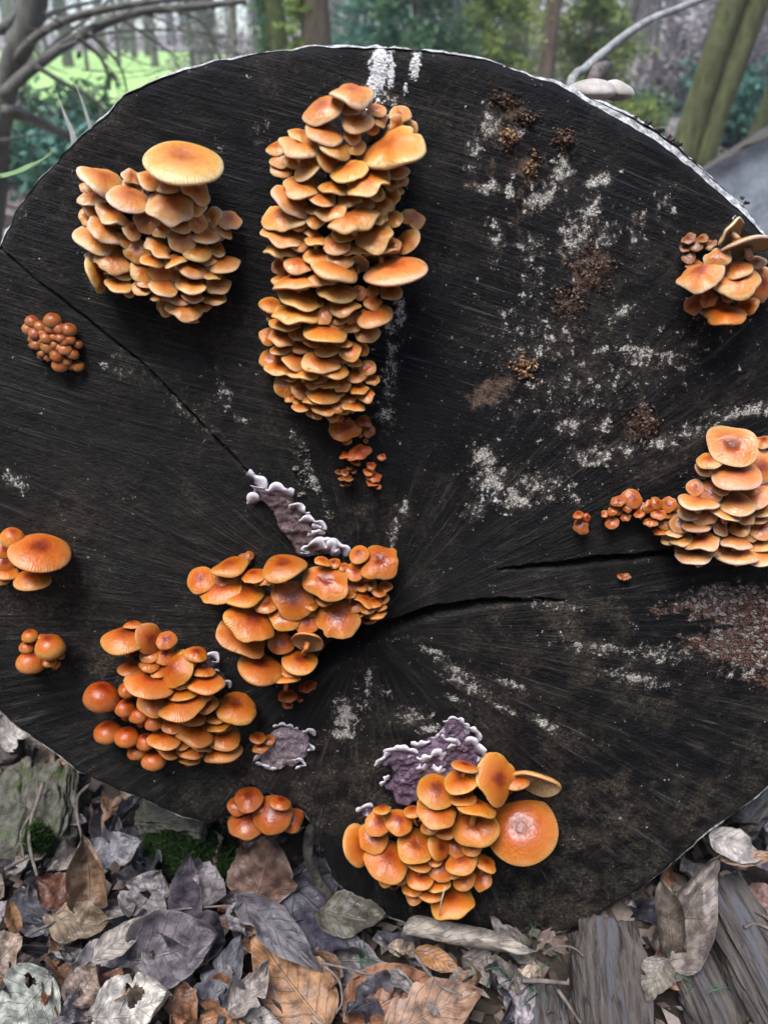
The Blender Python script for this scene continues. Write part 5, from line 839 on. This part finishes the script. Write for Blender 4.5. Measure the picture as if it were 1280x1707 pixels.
# green needles
ng = np.random.default_rng(8); nid = 0
for (x, y, n_, sp_) in [(905, 1590, 6, 40), (605, 1605, 5, 40), (610, 1660, 4, 30), (870, 1670, 5, 40), (1090, 1640, 4, 40), (80, 1555, 5, 40), (60, 1310, 4, 30), (840, 1620, 6, 50), (420, 1690, 3, 30), (1180, 1660, 4, 40)]:
    for _ in range(n_):
        a_ = ng.uniform(0, 3.14); l_ = ng.uniform(18, 44); cx, cy = x + ng.normal(0, sp_ * .5), y + ng.normal(0, sp_ * .4)
        z_ = ng.uniform(0.022, 0.036)
        if y < 1400: z_ = 0.03
        Pa = on_z(cx - math.cos(a_) * l_ / 2, cy - math.sin(a_) * l_ / 2, z_); Pb = on_z(cx + math.cos(a_) * l_ / 2, cy + math.sin(a_) * l_ / 2, z_ + ng.uniform(-.01, .01))
        Md = (Pa + Pb) / 2 + np.array([0, 0, 0.002]); Vt_, Ft_ = tube(spline([Pa, Md, Pb], 5), [.0004, .0006, .0007, .0006, .0003], 5)
        o = obj('conifer_needle', mesh('conifer_needle', Vt_ - Pa, Ft_, M['needle'], True, {'tone': ('FLOAT', np.full(len(Vt_), ng.uniform(0.1, 0.75)))}), loc=Pa)
        sd_ = 'near the rotten wood' if x > 820 else ('beside the red-brown leaf' if x > 400 else 'in the litter left of the log')
        tag(o, f'fallen green conifer needle {sd_}', 'needle', f'green needles {sd_}')
# rotten wood pieces
def slab(x0, y0, x1, y1, wpx, th, label, seed, z0=0.02, z1=0.03, group='rotten wood pieces', name='rotten_wood', mat=None, tilt=0.0):
    Pa = on_z(x0, y0, z0); Pb = on_z(x1, y1, z1); L = np.linalg.norm(Pb - Pa); W = wpx * depth((Pa + Pb) / 2) / FPX; n1, n2 = 90, 50; V_ = []; F_ = []
    for i in range(n2 + 1):
        t = i / n2; endw = min(1, 0.75 + 0.25 * math.sin(math.pi * t) ** 0.3)
        for j in range(n1):
            a_ = j / n1 * 2 * np.pi; cx = math.copysign(abs(math.cos(a_)) ** 0.6, math.cos(a_)) * W / 2 * endw; cz = math.copysign(abs(math.sin(a_)) ** 0.6, math.sin(a_)) * th / 2
            k_ = float(fbm(np.array(a_ * 3.2 + seed), np.array(t * 3.0), seed, 3)); k2 = float(vn(np.array(a_ * 11), np.array(t * 4 + seed), seed + 2))
            f_ = 1 + 0.46 * k_ + 0.30 * k2 + 0.10 * float(vn(np.array(a_ * 26), np.array(t * 9 + seed), seed + 5)); lz = t * L + (0.05 * L * float(vn(np.array(a_ * 5 + seed), np.array(0.5), seed + 4)) if i in (0, n2) else 0)
            V_.append([cx * f_, cz * f_, lz])
    for i in range(n2):
        for j in range(n1): F_.append([i * n1 + j, i * n1 + (j + 1) % n1, (i + 1) * n1 + (j + 1) % n1, (i + 1) * n1 + j])
    F_.append(list(range(n1))[::-1]); F_.append([n2 * n1 + j for j in range(n1)])
    Z = (Pb - Pa) / L; up = np.array([0, -0.3, 1.0]); Y = up - Z * np.dot(up, Z); Y /= np.linalg.norm(Y); X = np.cross(Y, Z)
    o = obj(name, mesh(name, V_, F_, mat or M['rot'])); o.matrix_world = Matrix(((X[0], Y[0], Z[0], Pa[0]), (X[1], Y[1], Z[1], Pa[1]), (X[2], Y[2], Z[2], Pa[2]), (0, 0, 0, 1)))
    return tag(o, label, 'wood', group)
slab(1035, 1800, 1008, 1545, 118, 0.03, 'broad grey rotten wood plank jutting out under the log', 3, 0.015, 0.03)
slab(1350, 1790, 1190, 1480, 104, 0.034, 'slanting grey rotten wood plank right of the curled leaf', 4, 0.015, 0.03)
slab(1230, 1790, 1140, 1590, 76, 0.026, 'narrow crumbling wood strip between the two grey planks', 5, 0.008, 0.018)
slab(905, 1790, 895, 1650, 80, 0.02, 'short wood chunk beside the lilac-grey leaf', 6, 0.008, 0.014)
slab(1290, 1290, 1230, 1372, 60, 0.03, 'grey weathered wood chunk wedged by the right log edge', 7, 0.10, 0.09)
slab(20, 1270, 12, 1200, 44, 0.016, 'pale splintered wood piece under the left log edge', 8, 0.04, 0.06)
slab(88, 1420, 98, 1302, 74, 0.05, 'flat mossy stone standing beside thin pale twigs', 9, 0.02, 0.03, 'mossy stones', 'mossy_stone', M['stone'])
slab(20, 1440, 32, 1300, 86, 0.05, 'grey-green mossy stone with layered top', 10, 0.01, 0.02, 'mossy stones', 'mossy_stone', M['stone'])
slab(240, 1352, 350, 1372, 60, 0.03, 'olive stone lying under the left lobe of the log', 12, 0.05, 0.05, 'mossy stones', 'mossy_stone', M['stone'])
# curved bark rim beside the bottom lobe
P3 = spline([on_face(540, 1368, -0.012), on_face(519, 1382, -0.010), on_face(515, 1420, -0.008), on_face(528, 1462, -0.008), on_face(556, 1500, -0.010), on_face(590, 1520, -0.012)], 40)
Vt_, Ft_ = tube(P3, 0.0042 * (0.6 + 0.5 * np.sin(np.linspace(0.2, 2.9, 40))), 12, 0.25, 4)
o = obj('bark_rim', mesh('bark_rim', Vt_ - LOFF, Ft_, M['bark'])); o.parent = log
# moss clump
def moss(px, py, rpx, n, label, seed, z=0.03):
    g = np.random.default_rng(seed); c = on_z(px, py, z); r_ = rpx * depth(c) / FPX; Vv = []; Ff = []; tn = []
    th = g.uniform(0, 6.28, n); rr = r_ * np.sqrt(g.random(n)); x = np.cos(th) * rr; y = np.sin(th) * rr; zb = 0.022 * (1 - (rr / r_) ** 2) + 0.006 * fbm(x * 90, y * 90, seed)
    l_ = g.uniform(0.003, 0.007, n); dx = g.normal(0, .5, n) * l_; dy = g.normal(0, .5, n) * l_; a_ = g.uniform(0, 3.14, n); w = 0.0011
    V_ = np.stack([np.stack([x - np.cos(a_) * w, y - np.sin(a_) * w, zb], 1), np.stack([x + np.cos(a_) * w, y + np.sin(a_) * w, zb], 1), np.stack([x + dx, y + dy, zb + l_], 1)], 1).reshape(-1, 3)
    o = obj('moss', mesh('moss', V_, np.arange(n * 3).reshape(n, 3), M['moss'], False, {'tone': ('FLOAT', np.repeat(g.random(n), 3))}), loc=c); tag(o, label, 'moss', kind='stuff')
moss(305, 1402, 62, 7000, 'dark green moss cushion under the log notch', 3, 0.03)
moss(345, 1440, 50, 4000, 'dark moss patch behind the upright slate leaf', 4, 0.012)
moss(68, 1408, 22, 1800, 'bright green moss tuft at the foot of the mossy stone', 5, 0.04)
# twigs on the ground
TG = 'thin twigs in the litter'
for i, (pts, r_, lb) in enumerate([
    ([(72, 1305), (60, 1345), (52, 1370), (50, 1410), (62, 1460)], 0.0022, 'pale grey twig standing left of the mossy stone'),
    ([(40, 1320), (54, 1345), (56, 1362)], 0.0016, 'short side twig crossing the pale grey twig'),
    ([(50, 1360), (36, 1390), (40, 1430)], 0.0015, 'thin forked twig beside the pale grey twig'),
    ([(150, 1308), (130, 1330), (130, 1365), (138, 1400), (146, 1440)], 0.0018, 'dark bent twig right of the mossy stone'),
    ([(8, 1450), (30, 1438), (50, 1428)], 0.0018, 'pale straight twig lying by the layered stone'),
    ([(240, 1528), (300, 1516), (380, 1510), (395, 1512)], 0.0011, 'long thin leaf stalk lying across the dark litter'),
    ([(535, 1605), (580, 1615), (625, 1628)], 0.0012, 'thin stalk lying on the striped slate leaf'),
    ([(690, 1590), (730, 1640), (770, 1660)], 0.0015, 'thin dark twig between the red-brown leaf and the orange leaf'),
    ([(870, 1634), (910, 1636), (948, 1640)], 0.0022, 'short green-grey twig beside the needles'),
    ([(930, 1650), (950, 1680), (968, 1707)], 0.0016, 'reddish thin twig on the rotten wood'),
    ([(1240, 1545), (1260, 1540), (1285, 1550)], 0.0018, 'small pale twig stub beside the pinkish leaf'),
    ([(45, 1560), (85, 1540), (92, 1535)], 0.0014, 'short straight stalk beside the olive-tan leaf'),
    ([(540, 1610), (565, 1635), (570, 1670), (560, 1690)], 0.0012, 'thin curved pale stalk beside the orange-brown leaf'),
    ([(905, 1590), (930, 1578), (955, 1580), (972, 1594)], 0.0013, 'pale curved stalk under the right log foot')]):
    P3 = spline([on_z(x, y, 0.045 if i != 0 else 0.06) for x, y in pts], 18); Vt_, Ft_ = tube(P3, r_ * np.linspace(1, 0.6, 18), 7, 0.2, i)
    tag(obj('twig', mesh('twig', Vt_ - P3[0], Ft_, M['twig']), loc=P3[0]), lb, 'twig', TG)

# ------------------------------------------------------------------ woodland behind
def trunk_tree(px, pyb, d, wpx, lean, mat, label, seed, height=7.0, group='trees behind the log', moss=None, name='tree', twin=False, limbs=7):
    g = np.random.default_rng(seed); base = at_y(px, pyb, d); base = np.array([base[0], d, gz(base[0], d)]); r_ = wpx * depth(base) / FPX / 2
    root = empty(name, base); tag(root, label, 'tree', group)
    def stem(off, r0, ln, nm):
        P3 = np.array([np.array([off + ln * z + 0.05 * math.sin(z * 1.3 + seed), 0.02 * math.sin(z * 2 + seed), z]) for z in np.linspace(-0.1, height, 30)])
        rad = r0 * (1 - 0.5 * np.linspace(0, 1, 30)) * (1 + 0.55 * np.exp(-np.linspace(0, height, 30) / 0.18))
        V_, F_ = tube(P3, rad, 20, 0.12, seed); obj(nm, mesh(nm, V_, F_, mat), root); return P3, rad
    st = [stem(0, r_, lean, 'trunk')]
    if twin: st.append(stem(r_ * 1.5, r_ * 0.85, lean + 0.03, 'trunk'))
    Ac = Acc()
    for k_ in range(limbs):
        P3, rad = st[k_ % len(st)]; z = g.uniform(0.35, 0.98); i = int(z * 29); a_ = g.uniform(0, 6.28); L = g.uniform(0.9, 2.2)
        dirv = np.array([math.cos(a_), math.sin(a_), g.uniform(0.1, 0.8)]); q = [P3[i], P3[i] + dirv * L * 0.5 + g.normal(0, .08, 3), P3[i] + dirv * L + np.array([0, 0, 0.25]) + g.normal(0, .12, 3)]
        V_, F_ = tube(spline(q, 10), np.linspace(rad[i] * 0.35, 0.006, 10), 6, 0.1, k_); Ac.add(V_, F_)
        for m in range(5):
            s0 = q[1] + (q[2] - q[1]) * g.random(); V_, F_ = tube(spline([s0, s0 + g.normal(0, .18, 3), s0 + g.normal(0, .35, 3) + np.array([0, 0, .15])], 6), np.linspace(0.006, 0.0015, 6), 4); Ac.add(V_, F_)
    obj('crown', Ac.mesh('crown', M['trunk_d']), root)
    return root, st, r_
def leaves_cloud(Ac, centers, size, n, seed, spread, tone=(0, 1), asp=0.5, flat=0.0):
    g = np.random.default_rng(seed); centers = np.asarray(centers); c = centers[g.integers(0, len(centers), n)] + g.normal(0, 1, (n, 3)) * spread
    d1 = g.normal(0, 1, (n, 3)); d1[:, 2] *= 1 - flat; d1 /= np.linalg.norm(d1, axis=1)[:, None]; d2 = np.cross(d1, g.normal(0, 1, (n, 3))); d2 /= np.linalg.norm(d2, axis=1)[:, None]
    s_ = size * g.uniform(0.6, 1.3, n)[:, None]; V_ = np.stack([c - d1 * s_, c - d2 * s_ * asp, c + d1 * s_, c + d2 * s_ * asp], 1).reshape(-1, 3)
    return V_, np.arange(n * 4).reshape(n, 4), np.repeat(tone[0] + (tone[1] - tone[0]) * g.random(n), 4)
def cloud_obj(name, parent, V_, F_, tn, mat, off):
    o = obj(name, mesh(name, V_ - np.asarray(off), F_, mat, False, {'tone': ('FLOAT', tn)})); o.parent = parent; o['kind'] = 'stuff'; return o
t1, st, r_ = trunk_tree(526, 150, 8.0, 54, 0.03, M['trunk_b'], 'brown trunked tree with ivy climbing its left side', 2, twin=False)
tl = np.array(t1.location); V_, F_, tn = leaves_cloud(None, [tl + np.array([-r_ * 0.9, -r_ * .4, z]) for z in np.linspace(0, 2.2, 24)], 0.05, 900, 4, 0.06); cloud_obj('ivy', t1, V_, F_, tn, M['fol_y'], tl)
t2, st, r_ = trunk_tree(472, 150, 8.4, 40, 0.0, M['trunk'], 'slimmer mossy tree standing close beside the ivy-clad trunk', 3)
tl = np.array(t2.location); V_, F_, tn = leaves_cloud(None, [tl + np.array([-r_, -r_ * .4, z]) for z in np.linspace(0, 2.2, 20)], 0.05, 700, 5, 0.05); cloud_obj('ivy', t2, V_, F_, tn, M['foliage'], tl)
t3, st, r_ = trunk_tree(914, 140, 9.0, 28, 0.015, M['trunk_b'], 'slim straight brown tree with bright moss down its left side', 4)
tl = np.array(t3.location); V_, F_, tn = leaves_cloud(None, [tl + np.array([-r_ * .9, -r_ * .3, z]) for z in np.linspace(0, 2.2, 20)], 0.025, 420, 6, 0.035); cloud_obj('moss_cover', t3, V_, F_, tn, M['fol_y'], tl)
trunk_tree(1146, 250, 6.6, 44, 0.12, M['trunk'], 'twin-stemmed green mossy tree right of the arching stem', 5, twin=True)
trunk_tree(1264, 230, 7.2, 42, 0.15, M['trunk'], 'leaning green mossy tree behind the grey old log', 6)
bgr = [(640, 14, 12), (700, 19, 18), (745, 16, 22), (770, 23, 14), (1035, 15, 10), (1065, 21, 14), (1000, 18, 9), (870, 13, 8), (860, 25, 20), (400, 22, 12), (340, 26, 14), (265, 30, 12), (590, 20, 16), (1100, 24, 14), (1225, 17, 10), (975, 28, 20), (60, 28, 14), (120, 32, 12), (690, 12, 6), (1080, 12, 7), (560, 27, 14), (810, 18, 9)]
FA = [(10, 'the bare shrub'), (497, 'the ivy-clad trunk'), (640, 'the blue-green spruce'), (690, 'the dark green spruce'), (800, 'the yellow-green spruce'), (914, 'the slim straight tree'), (1010, 'the bracket fungus'), (1090, 'the arching stem'), (1175, 'the twin-stemmed tree'), (1264, 'the leaning mossy tree'), (250, 'the bright meadow')]
def far_label(px, d, w):
    a_ = min(FA, key=lambda q: abs(q[0] - px)); sz = 'very thin' if w < 10 else ('thin' if w < 15 else 'stout'); ds = 'far' if d > 20 else 'middle-distance'
    return f'{sz} bare {ds} tree behind {a_[1]}'
for i, (px, d, w) in enumerate(bgr): trunk_tree(px, 150, d, w, random.uniform(-.04, .05), M['trunk_d'] if i % 3 else M['trunk_b'], far_label(px, d, w), 20 + i, 9, 'thin far trees in the blurred woodland', limbs=5)
# conifers and bushes
def conifer(px, d, h0, w, mat, label, seed, group='evergreens in the background', n=9500):
    g = np.random.default_rng(seed); b = at_y(px, 120, d); base = np.array([b[0], d, gz(b[0], d)]); root = empty('conifer', base); tag(root, label, 'conifer', group)
    V_, F_ = tube(np.array([[0, 0, z] for z in np.linspace(-.1, h0, 10)]), np.linspace(0.06, 0.01, 10) * h0 / 4, 10); obj('trunk', mesh('trunk', V_, F_, M['trunk_b']), root)
    cs = []
    for k_ in range(70):
        z = h0 * g.random() ** 1.3 * 0.97 + 0.1; L = w * (1 - z / h0 * 0.85) * g.uniform(0.6, 1.1); a_ = g.uniform(0, 6.28)
        for t in np.linspace(0.2, 1, 9): cs.append([math.cos(a_) * L * t, math.sin(a_) * L * t, z - 0.28 * L * t * t + g.normal(0, .02)])
    V_, F_, tn = leaves_cloud(None, cs, 0.07, n, seed, 0.07, asp=0.22, flat=0.5); o = obj('foliage', mesh('foliage', V_, F_, mat, False, {'tone': ('FLOAT', tn)})); o.parent = root; o['kind'] = 'stuff'
conifer(690, 11, 3.2, 1.0, M['foliage'], 'dark green spruce between the ivy-clad tree and the slim straight tree', 1)
conifer(620, 13, 3.2, 1.2, M['fol_t'], 'blue-green spruce behind the top of the log', 2)
conifer(805, 12, 3.0, 1.0, M['fol_y'], 'yellow-green spruce left of the slim straight tree', 3)
conifer(980, 12, 3.0, 1.0, M['fol_y'], 'yellow-green spruce right of the slim straight tree', 4)
conifer(860, 18, 4, 1.7, M['fol_y'], 'bright yellowish spruce far behind the slim straight tree', 5)
conifer(750, 18, 4, 1.8, M['fol_t'], 'pale blue-green spruce far behind the dark one', 6)
def bush(px, py, d, w, h_, mat, label, seed, n=2600, size=0.04, group='bushes in the background', cat='bush'):
    g = np.random.default_rng(seed); b = at_y(px, py, d); base = np.array([b[0], d, gz(b[0], d)]); root = empty('bush', base); tag(root, label, cat, group); Ac = Acc(); cs = []
    for k_ in range(26):
        a_ = g.uniform(0, 6.28); tip = np.array([math.cos(a_) * w * g.random() ** .6, math.sin(a_) * w * g.random() ** .6, h_ * g.uniform(0.3, 1)])
        P3 = spline([[0, 0, -.05], tip * 0.5 + g.normal(0, .05, 3) + np.array([0, 0, .1]), tip], 9); V_, F_ = tube(P3, np.linspace(0.012, 0.003, 9), 5); Ac.add(V_, F_); cs += list(P3[3:])
    obj('stem', Ac.mesh('stem', M['trunk_d']), root)
    if n:
        V_, F_, tn = leaves_cloud(None, cs, size, n, seed, 0.08); o = obj('foliage', mesh('foliage', V_, F_, mat, False, {'tone': ('FLOAT', tn)})); o.parent = root; o['kind'] = 'stuff'
bush(1225, 190, 8.5, 0.5, 0.7, M['fol_t'], 'teal-green bush between the two mossy trees', 1)
bush(1080, 150, 10, 0.35, 0.4, M['foliage'], 'small green bush behind the bracket fungus', 2, 1200)
bush(1065, 165, 9, 0.3, 0.3, M['fol_y'], 'small bright green plant behind the bracket fungus', 3, 900)
bush(50, 220, 5.5, 0.6, 0.5, M['foliage'], 'low green bush under the bare shrub', 4, 2200)
bush(150, 240, 5.0, 0.5, 0.35, M['fol_t'], 'low blue-green bush beside the pale grass blades', 5, 1600)
bush(1140, 110, 15, 1.1, 1.6, M['brush'], 'dry mauve bush behind the twin-stemmed tree', 6, 2600, 0.05)
bush(1240, 80, 17, 1.3, 1.9, M['brush'], 'dry mauve bush behind the leaning tree', 7, 2600, 0.05)
bush(380, 100, 16, 1.4, 1.7, M['brush'], 'bare greyish bush behind the ivy-clad tree', 8, 1500, 0.05)
# far wood: one mass of stems and twigs
g = np.random.default_rng(77); Ac = Acc()
for k_ in range(230):
    d = g.uniform(26, 70); x = g.uniform(-0.75, 0.75) * d; z0 = gz(x, d); h_ = g.uniform(5, 11); r0 = g.uniform(0.05, 0.2)
    V_, F_ = tube(np.array([[x, d, z0 - .2], [x + g.normal(0, .1), d, z0 + h_ * .5], [x + g.normal(0, .4), d, z0 + h_]]), [r0, r0 * .8, r0 * .3], 6); Ac.add(V_, F_, g.uniform(0, .7))
o = obj('far_wood', Ac.mesh('far_wood', M['brush'])); tag(o, 'distant bare wood filling the background', 'woodland', kind='stuff')
n = 38000; d = g.uniform(18, 75, n); x = g.uniform(-0.8, 0.8, n) * d; keep = ~((x < -0.12 * d) & (x > -0.62 * d) & (d < 44)); d = d[keep]; x = x[keep]; n = len(d)
z = gz(x, d) + g.random(n) ** 1.4 * (0.8 + 0.12 * d); s_ = g.uniform(0.06, 0.22, n); dv = g.normal(0, 1, (n, 3)); dv[:, 2] = np.abs(dv[:, 2]) + .4; dv /= np.linalg.norm(dv, axis=1)[:, None]; sv = np.cross(dv, [0.2, 1, 0.1]); c = np.stack([x, d, z], 1)
wd = 0.16 * s_
V_ = np.stack([c - sv * wd[:, None], c + sv * wd[:, None], c + dv * s_[:, None] * 2.5 + sv * wd[:, None], c + dv * s_[:, None] * 2.5 - sv * wd[:, None]], 1).reshape(-1, 3)
o = obj('undergrowth', mesh('undergrowth', V_, np.arange(n * 4).reshape(n, 4), M['brush'], False, {'tone': ('FLOAT', np.repeat(g.random(n), 4))})); tag(o, 'tangled bare undergrowth across the far woodland', 'undergrowth', kind='stuff')
# bare shrub on the left
sh0 = at_y(-10, 190, 3.4); root = empty('bare_shrub', np.array([sh0[0], 3.4, gz(sh0[0], 3.4)])); tag(root, 'dark bare shrub with arching branches over the meadow', 'shrub'); RL = np.array(root.location)
def branch(nm, pts, r0, r1, d0, d1, segs=8):
    n = len(pts); P3 = spline([at_y(x, y, d0 + (d1 - d0) * i / (n - 1)) for i, (x, y) in enumerate(pts)], 22); V_, F_ = tube(P3, np.linspace(r0, r1, 22), segs, 0.15, int(pts[0][1])); return V_, F_, P3
V_, F_, _ = branch('t', [(-20, 420), (-5, 260), (5, 180), (20, 110), (45, 50), (66, -30), (90, -160)], 0.052, 0.036, 3.4, 3.4, 14); obj('trunk', mesh('trunk', V_ - RL, F_, M['trunk_d']), root)
gb = np.random.default_rng(12)
bl = [([(5, 130), (50, 70), (120, 30), (220, 8), (330, -6)], .018), ([(2, 160), (60, 110), (130, 62), (220, 22), (320, 12), (410, 2)], .022), ([(10, 185), (60, 200), (110, 225), (150, 250)], .022), ([(40, 60), (90, 20), (170, 0)], .014), ([(60, 110), (110, 140), (150, 160), (190, 200)], .010), ([(130, 62), (170, 100), (185, 150)], .008), ([(0, 50), (20, 30), (40, -10)], .02), ([(100, 80), (180, 55), (290, 50), (380, 62)], .007), ([(150, 55), (200, 110), (215, 170)], .006), ([(200, 30), (260, 70), (300, 100)], .006), ([(30, 180), (50, 120), (95, 70), (160, 20), (200, -20)], .010), ([(0, 235), (60, 225), (120, 215)], .006), ([(240, 20), (330, 60), (430, 100)], .005), ([(280, 15), (340, 40), (370, 110)], .005)]
for _ in range(64):
    x, y = gb.uniform(0, 330), gb.uniform(-10, 200); a_ = gb.uniform(-0.8, 1.1); l_ = gb.uniform(50, 150); bl.append(([(x, y), (x + l_ * .5 * math.cos(a_), y + l_ * .5 * math.sin(a_) + gb.normal(0, 8)), (x + l_ * math.cos(a_), y + l_ * math.sin(a_))], float(gb.uniform(0.0014, 0.0034))))
for i, (pts, r0) in enumerate(bl):
    V_, F_, _ = branch('b', pts, r0, r0 * 0.45, 3.4 - 0.25 * (i % 3), 3.2 + 0.3 * (i % 4), 6); obj('branch', mesh('branch', V_ - RL, F_, M['trunk_d']), root)
# arching stem over the log
V_, F_, P3 = branch('a', [(940, 260), (950, 140), (975, 115), (1005, 88), (1040, 60), (1085, 32), (1130, 14), (1180, -6), (1260, -30)], 0.0062, 0.0048, 1.15, 1.5, 8)
o = obj('arching_stem', mesh('arching_stem', V_ - P3[0], F_, mat_simple('pale_stem', (0.16, 0.16, 0.15), (0.42, 0.42, 0.40), 60, 0.8, 0.5, 0.001)), loc=P3[0]); tag(o, 'bare grey stem arching up behind the bracket fungus', 'stem')
V_, F_, P3 = branch('a', [(930, 300), (985, 140), (1000, 118), (1008, 108)], 0.012, 0.010, 1.2, 1.3, 8)
o = obj('broken_stub', mesh('broken_stub', V_ - P3[0], F_, M['twig']), loc=P3[0]); tag(o, 'short broken stub beside the arching stem', 'stub')
# grass blades and green leaf at the left
for i, (pts, lb) in enumerate([([(128, 270), (122, 225), (110, 195), (96, 158)], 'broad pale dry grass blade rising behind the left log edge'), ([(160, 235), (150, 208), (138, 170), (126, 140)], 'narrow pale dry grass blade rising behind the left log edge')]):
    P3 = spline([at_y(x, y, 0.95) for x, y in pts], 14); wd = (0.0045 if i == 0 else 0.003) * np.linspace(1, 0.05, 14)
    V_ = np.concatenate([P3 - np.outer(wd, [1, 0, 0.2]), P3 + np.outer(wd * 0, [0, 1, 0]) + np.array([0, -.0015, 0]), P3 + np.outer(wd, [1, 0, 0.2])]); F_ = [[a_ * 14 + j, (a_ + 1) * 14 + j, (a_ + 1) * 14 + j + 1, a_ * 14 + j + 1] for a_ in (0, 1) for j in range(13)]
    o = obj('grass_blade', mesh('grass_blade', V_ - P3[0], F_, M['straw']), loc=P3[0]); tag(o, lb, 'grass')
gl = leaf_mesh(0.11, 0.028, 0.2, 0.2, 0.06, 77); gl.materials.clear(); gl.materials.append(M['greenleaf'])
Pa = at_y(-12, 303, 0.95); Pb = at_y(92, 266, 0.9); Y = (Pb - Pa); L = np.linalg.norm(Y); Y /= L; Z = np.array([0, -.35, 1]); Z = Z - Y * np.dot(Z, Y); Z /= np.linalg.norm(Z); X = np.cross(Y, Z)
o = obj('green_leaf', gl); o.matrix_world = Matrix(((X[0], Y[0], Z[0], Pa[0]), (X[1], Y[1], Z[1], Pa[1]), (X[2], Y[2], Z[2], Pa[2]), (0, 0, 0, 1))); tag(o, 'pale green long leaf behind the left log edge', 'leaf')
# second old log at the right
c = at_y(1296, 470, 2.3); rr = 0.40; root = empty('old_log', (c[0], 2.3, 0)); tag(root, 'grey weathered old log lying behind on the right', 'log'); RL = np.array(root.location)
th = np.linspace(0, 2 * np.pi, 72, endpoint=False); prof = rr * (1 + 0.05 * np.sin(2 * th + 1) + 0.03 * np.sin(5 * th)); cz = 0.13
V_ = [[0, 0, cz]]; F_ = []; nr = 14
for i in range(1, nr + 1):
    f = i / nr
    for j in range(72): V_.append([prof[j] * f * math.cos(th[j]), 0.012 * float(fbm(np.array(f * 7), np.array(th[j] * 2), 3)) - 0.02 * (f > .95), cz + prof[j] * f * math.sin(th[j])])
F_ = [[0, 1 + j, 1 + (j + 1) % 72] for j in range(72)] + [[1 + i * 72 + j, 1 + (i + 1) * 72 + j, 1 + (i + 1) * 72 + (j + 1) % 72, 1 + i * 72 + (j + 1) % 72] for i in range(nr - 1) for j in range(72)]
obj('end_face', mesh('end_face', V_, F_, M['oldlog']), root)
V_ = [[(prof[j] * 1.012 + 0.012 * float(fbm(np.array(th[j] * 6), np.array(b_ * 8), 7))) * math.cos(th[j]), b_, cz + (prof[j] * 1.012 + 0.012 * float(fbm(np.array(th[j] * 6), np.array(b_ * 8), 7))) * math.sin(th[j])] for b_ in np.linspace(0.0, 1.6, 18) for j in range(72)]
F_ = [[i * 72 + j, i * 72 + (j + 1) % 72, (i + 1) * 72 + (j + 1) % 72, (i + 1) * 72 + j] for i in range(17) for j in range(72)]
obj('bark', mesh('bark', V_, F_, M['bark']), root)
root.rotation_euler = (0, 0, -R(27))

# unseen wood behind and beside the camera, added to block low frontal skylight
g = np.random.default_rng(177); Ac = Acc(); cs = []
for k_ in range(90):
    a_ = g.uniform(math.pi * 0.93, math.pi * 2.07); r_ = g.uniform(4.5, 14); x, y = math.cos(a_) * r_, math.sin(a_) * r_; h_ = g.uniform(2.5, 5); r0 = g.uniform(0.07, 0.2)
    V_, F_ = tube(np.array([[x, y, -.2], [x + g.normal(0, .1), y, h_ * .5], [x + g.normal(0, .4), y, h_]]), [r0, r0 * .8, r0 * .3], 8); Ac.add(V_, F_, g.uniform(0, .5))
    for _ in range(16): cs.append([x + g.normal(0, .9), y + g.normal(0, .9), g.uniform(0.4, h_)])
wood = empty('sky_blocking_wood', (0, -8, 0)); tag(wood, 'unseen evergreen wood added on the near side of the log to block low skylight', 'woodland', kind='stuff')
o = obj('trunk', Ac.mesh('trunk', M['trunk_d'], off=(0, -8, 0))); o.parent = wood; o['kind'] = 'stuff'
V_, F_, tn = leaves_cloud(None, cs, 0.22, 26000, 178, 0.45); cloud_obj('foliage', wood, V_, F_, tn, M['foliage'], (0, -8, 0))

# woodland air
bm_v = np.array([[x, y, z] for x in (-130, 130) for y in (-70, 150) for z in (-1.6, 15.5)], float)
hz = obj('haze', mesh('haze', bm_v, [[0, 1, 3, 2], [4, 6, 7, 5], [0, 4, 5, 1], [2, 3, 7, 6], [0, 2, 6, 4], [1, 5, 7, 3]], None, False))
hm = bpy.data.materials.new('haze'); hm.use_nodes = True; hn = hm.node_tree.nodes; hn.remove(hn['Principled BSDF'])
pv = hn.new('ShaderNodeVolumePrincipled'); pv.inputs['Color'].default_value = (0.90, 0.95, 1.0, 1); pv.inputs['Density'].default_value = 0.003; pv.inputs['Anisotropy'].default_value = 0.0
hm.node_tree.links.new(pv.outputs[0], hn['Material Output'].inputs['Volume']); hz.data.materials.append(hm); tag(hz, 'thin pale woodland haze between the trees', 'haze', kind='stuff')
